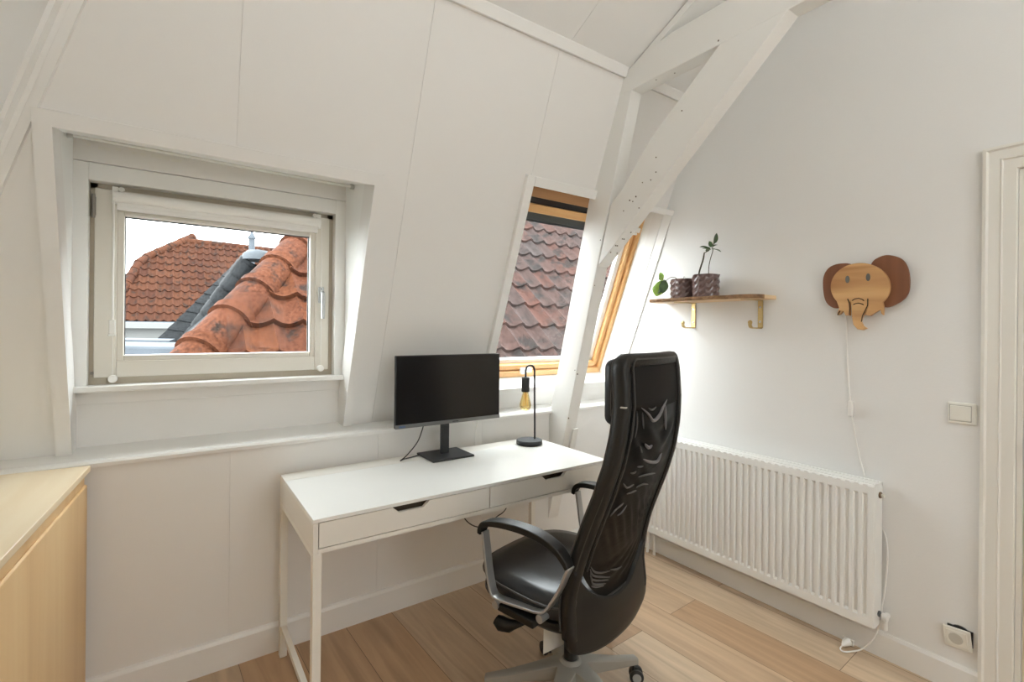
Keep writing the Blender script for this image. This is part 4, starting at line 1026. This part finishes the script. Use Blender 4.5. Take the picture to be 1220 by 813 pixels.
# weathered roof seen through the skylight
rf2 = thing('weathered_tiled_roof', 'faded pink-grey wavy pantile roof outside the skylight', 'roof', (4.6, 3.62, .93))
tiles('pantile', TILE_P, rf2, ORG, UD, SD, 12, .345, .212, lambda s: (2.08, 9.4), .050, False, .036, 8, 9)
m = MB(); m.prism([tuple(onroof(2.0, -.3, -.03)), tuple(onroof(9.4, -.3, -.03)), tuple(onroof(9.4, 4.2, -.03)), tuple(onroof(2.0, 4.2, -.03))], tuple(NRM * -.05)); out('roof_deck', m, TILE_D, rf2)
m = MB(); m.prism([tuple(onroof(.2, -.3, -.04)), tuple(onroof(2.0, -.3, -.04)), tuple(onroof(2.0, 4.2, -.04)), tuple(onroof(1.9, 4.2, -.04))], tuple(NRM * -.05)); out('roof_deck', m, TILE_D, rf)
# dark roof with round hip tiles
dk = thing('dark_tiled_roof', 'dark grey tiled hip roof with lead cap beyond the orange hip', 'roof', (.4, 6.8, 1.2))
dA, dB = Vector((.0, 6.98, .86)), Vector((.74, 6.55, 2.14))
dax = (dB - dA).normalized(); Ld = (dB - dA).length
lowA, lowB = Vector((-.40, 7.16, .90)), Vector((.66, 6.75, 2.2))
nd = 8
for k in range(nd):
    a_ = dA + dax * (Ld / nd * k); ridge_tile(a_, a_ + dax * (Ld / nd + .03), .125, .105, Vector((-.55, -.6, .45)), TILE_D, dk, random.random(), .012)
vis = (dA - lowA); 
m = MB()
rows_ = 12
tt = []
for k in range(rows_):
    a_ = lowA.lerp(lowB, k / rows_); b_ = lowA.lerp(lowB, (k + 1) / rows_); c_ = dA.lerp(dB, (k + 1) / rows_); d_ = dA.lerp(dB, k / rows_)
    up_ = Vector((-.3, -.8, .3)) * .02
    m.hexa([a_ - up_, d_ - up_, c_ - up_, b_ - up_, a_ + up_ * 1.2, d_ + up_ * 1.2, c_ + up_ * .2, b_ + up_ * .2])
    a2, d2 = a_ + Vector((.02, .02, -.15)) , d_ + Vector((.75, .0, -.15))
out('flat_tile', m, TILE_D, dk)
m = MB(); m.prism([tuple(dA + Vector((0, 0, -.1))), tuple(dB + Vector((0, .05, -.05))), tuple(dB + Vector((1.2, -.2, -1.0))), tuple(dA + Vector((1.2, -.2, -1.0)))], (.02, .05, 0)); out('far_slope', m, TILE_D, dk)
m = MB(); m.lathe([(.02, 2.30), (.11, 2.285), (.16, 2.24), (.18, 2.17), (.165, 2.165)], (.83, 6.52, 0), 16); out('lead_cap', m, LEADL, dk, smooth=True)
vp = thing('zinc_vent_pipe', 'slim zinc vent pipe with a pointed cap between the roofs', 'vent pipe', (1.19, 10.147, 2.5))
m = MB(); m.lathe([(.052, 2.3), (.052, 3.01)], (1.19, 10.147, 0), 18); out('pipe', m, ZINC, vp, smooth=True)
m = MB(); m.lathe([(.068, 3.0), (.070, 3.02), (.030, 3.10), (.014, 3.19), (.001, 3.20)], (1.19, 10.147, 0), 18); out('cap', m, ZINC, vp, smooth=True)
# red-roofed house far behind
hs = thing('red_roofed_house', 'distant white house with red pantile hip roof below the sky', 'house', (1.0, 19.5, 0))
RA = radians(45); RS = Vector((0, cos(RA), sin(RA)))
def hipl(s):   # left boundary: eave, kink, peak
    y_ = 18.66 + s * cos(RA)
    if y_ < 19.66: return -1.95 + (y_ - 18.66) * .68
    if y_ < 20.74: return -1.27 + (y_ - 19.66) * .343
    return -.90 + (y_ - 20.74) * 1.35
tiles('pantile', TILE_R, hs, (0, 18.66, 1.50), UD, RS, 12, .355, .225, lambda s: (hipl(s), 8.0), .075, False, .04, 10, 21)
prev = None
for k in range(13):
    s0_, s1_ = k * .35 - .05, k * .35 + .33
    a_ = Vector((hipl(s0_), 18.66 + s0_ * cos(RA), 1.50 + s0_ * sin(RA) + .03)); b_ = Vector((hipl(s1_), 18.66 + s1_ * cos(RA), 1.50 + s1_ * sin(RA) + .03))
    ridge_tile(a_, b_, .14, .13, (-.3, -.5, .8), TILE_R, hs, random.random(), .02)
zr = 1.50 + 12 * .355 * sin(RA); yr = 18.66 + 12 * .355 * cos(RA)
for k in range(10):
    x_ = hipl(12 * .355) + k * .42; ridge_tile((x_, yr, zr - .01 * k), (x_ + .43, yr, zr - .01 * (k + 1)), .13, .12, (0, -.2, 1), TILE_R, hs, random.random(), .02)
m = MB(); m.box(-2.6, 8, 18.52, 18.72, 1.28, 1.47); gt = out('gutter', m, mat('fascia_white', (.12, .12, .117), .5, spec=.05), hs, bevel=.02)
m = MB(); m.box(-2.6, 8, 18.54, 18.70, 1.47, 1.50); out('gutter_lining', m, LEADM, gt)
m = MB(); m.box(-2.5, 8, 18.75, 19.0, -4, 1.30); out('wall', m, RENDERW, hs)
m = MB(); m.prism([(-2.0, 18.7, 1.42), (8, 18.7, 1.42), (8, 21.6, 4.35), (.2, 21.6, 4.35), (-.95, 20.7, 3.45)], (0, .1, -.2)); out('roof_deck', m, TILE_D, hs)
# zinc box gutter beneath the small window
zg = thing('zinc_box_gutter', 'pale blue-grey zinc gutter ledge low outside the small window', 'gutter', (-.2, 5.2, 1.15))
m = MB(); m.hexa([(-1.6, 5.9, .95), (.02, 5.02, .95), (.12, 5.3, .95), (-1.5, 6.2, .95), (-1.6, 5.9, 1.22), (.02, 5.02, 1.20), (.12, 5.3, 1.232), (-1.5, 6.2, 1.25)]); out('trough', m, ZINC, zg, bevel=.02)
m = MB(); m.hexa([(-1.7, 6.3, .95), (-.02, 5.36, .95), (.02, 5.42, .95), (-1.6, 6.4, .95), (-1.7, 6.3, 1.26), (-.02, 5.36, 1.245), (.02, 5.42, 1.26), (-1.6, 6.4, 1.28)]); out('upstand', m, ZINC, zg)
fb = MB(); fb.box(-6.2, -3.9, 46, 50, -6, 5.0)
fh = thing('far_building', 'blue-grey distant building just visible at the left edge of the window view', 'building', (-5, 48, -6))
out('wall', fb, mat('distant_wall', (.05, .058, .065), .9, spec=.05), fh)
m = MB(); m.hexa([(-6.4, 45.9, 5.0), (-3.8, 45.9, 5.0), (-3.8, 50, 5.0), (-6.4, 50, 5.0), (-6.4, 45.9, 6.0), (-4.0, 45.9, 6.0), (-4.0, 50, 6.0), (-6.4, 50, 6.0)]); out('roof', m, ZINC, fh)
struct('ground', MB().box(-60, 60, 3.2, 120, -6.2, -6), mat('street_grey', (.06, .06, .06), .9, spec=.05))

# ------------------------------------------------------------------ light
w = bpy.data.worlds.new('overcast'); sc.world = w; w.use_nodes = True
nt = w.node_tree; N, L = nt.nodes, nt.links
bg = N['Background']; bg.inputs['Strength'].default_value = 1.0
tc = N.new('ShaderNodeTexCoord'); sx = N.new('ShaderNodeSeparateXYZ'); L.new(tc.outputs['Generated'], sx.inputs[0])
rp = N.new('ShaderNodeValToRGB'); rp.color_ramp.elements[0].position = .0; rp.color_ramp.elements[0].color = (7.0, 7.35, 7.55, 1); rp.color_ramp.elements[1].position = .75; rp.color_ramp.elements[1].color = (8.8, 9.2, 9.45, 1)
L.new(sx.outputs['Z'], rp.inputs[0]); L.new(rp.outputs[0], bg.inputs['Color'])
def area(name, loc, target, sx_, sy_, power, col=(1, 1, 1), spread=180):
    l = bpy.data.lights.new(name, 'AREA'); l.shape = 'RECTANGLE'; l.size = sx_; l.size_y = sy_; l.energy = power; l.color = col; l.spread = radians(spread)
    o = bpy.data.objects.new(name, l); COL.objects.link(o); o.location = loc
    d = Vector(target) - Vector(loc); o.rotation_euler = d.to_track_quat('-Z', 'Y').to_euler(); return o
def portal(name, loc, u, v, su, sv):
    l = bpy.data.lights.new(name, 'AREA'); l.shape = 'RECTANGLE'; l.size = su; l.size_y = sv; l.energy = 1; l.cycles.is_portal = True
    o = bpy.data.objects.new(name, l); COL.objects.link(o)
    u, v = Vector(u).normalized(), Vector(v).normalized(); n_ = u.cross(v)
    o.matrix_world = Matrix(((u.x, v.x, n_.x, loc[0]), (u.y, v.y, n_.y, loc[1]), (u.z, v.z, n_.z, loc[2]), (0, 0, 0, 1)))
portal('portal_window', (.19, 2.50, 1.54), (-1, 0, 0), (0, 0, -1), .74, .60)
portal('portal_skylight', sp(1.963, 1.56, O1 + .16), (-1, 0, 0), (0, S, -1), 1.06, 1.25)
portal('portal_rear', (.95, -2.75, 1.45), (1, 0, 0), (0, 0, -1), .95, .95)
# unseen uplighter added behind the camera to fill the room
ul = thing('added_uplighter', 'unseen fill lamp with an upturned bowl added behind the camera', 'added fill lamp', (.5, -1.5, 0))
m = MB(); m.lathe([(.001, 0), (.14, 0), (.14, .02), (.001, .025)], (.5, -1.5, 0), 24); out('base', m, METW, ul)
m = MB(); m.lathe([(.011, .02), (.011, 1.75)], (.5, -1.5, 0), 12); out('pole', m, METW, ul)
m = MB(); m.lathe([(.02, 1.74), (.10, 1.77), (.17, 1.84), (.165, 1.84), (.10, 1.78), (.02, 1.755)], (.5, -1.5, 0), 28); out('bowl', m, METW, ul)
al = bpy.data.lights.new('added_up_fill', 'AREA'); al.shape = 'DISK'; al.size = .26; al.energy = 22; al.color = (.97, 1, .99)  # added fill light, bounced off the ceiling
ao = bpy.data.objects.new('added_up_fill', al); COL.objects.link(ao); ao.location = (.5, -1.5, 1.835); ao.rotation_euler = (pi, 0, 0)
gl = bpy.data.lights.new('added_glow_fill', 'POINT'); gl.energy = 5; gl.shadow_soft_size = .17; gl.color = (1, .99, .96)  # added point fill above the bowl
go = bpy.data.objects.new('added_glow_fill', gl); COL.objects.link(go); go.location = (.5, -1.5, 2.02)

# ------------------------------------------------------------------ camera
F_, YAW, ROLL, CYP, H = 578.9, .60973, .009875, 392.2, 1.38
fw = Vector((sin(YAW), cos(YAW), 0)); r0 = Vector((cos(YAW), -sin(YAW), 0)); u0 = Vector((0, 0, 1))
r1 = r0 * cos(ROLL) + u0 * sin(ROLL); u1 = u0 * cos(ROLL) - r0 * sin(ROLL)
cam = bpy.data.cameras.new('camera'); cam.sensor_fit = 'HORIZONTAL'; cam.sensor_width = 36; cam.lens = F_ / 1220 * 36
cam.shift_y = -(813 / 2 - CYP) / 1220; cam.clip_start = .02; cam.clip_end = 300
co_ = bpy.data.objects.new('camera', cam); COL.objects.link(co_)
M = Matrix(((r1.x, u1.x, -fw.x, 0), (r1.y, u1.y, -fw.y, 0), (r1.z, u1.z, -fw.z, H), (0, 0, 0, 1)))
co_.matrix_world = M
sc.camera = co_
vs = sc.view_settings; sc.display_settings.display_device = 'sRGB'
vs.view_transform = 'Standard'; vs.look = 'None'; vs.gamma = 1; vs.exposure = .56; vs.use_curve_mapping = False
sc.cycles.use_denoising = True; sc.cycles.max_bounces = 12; sc.cycles.diffuse_bounces = 8; sc.cycles.transparent_max_bounces = 12
sc.cycles.caustics_reflective = False; sc.cycles.caustics_refractive = False; sc.cycles.sample_clamp_indirect = 6
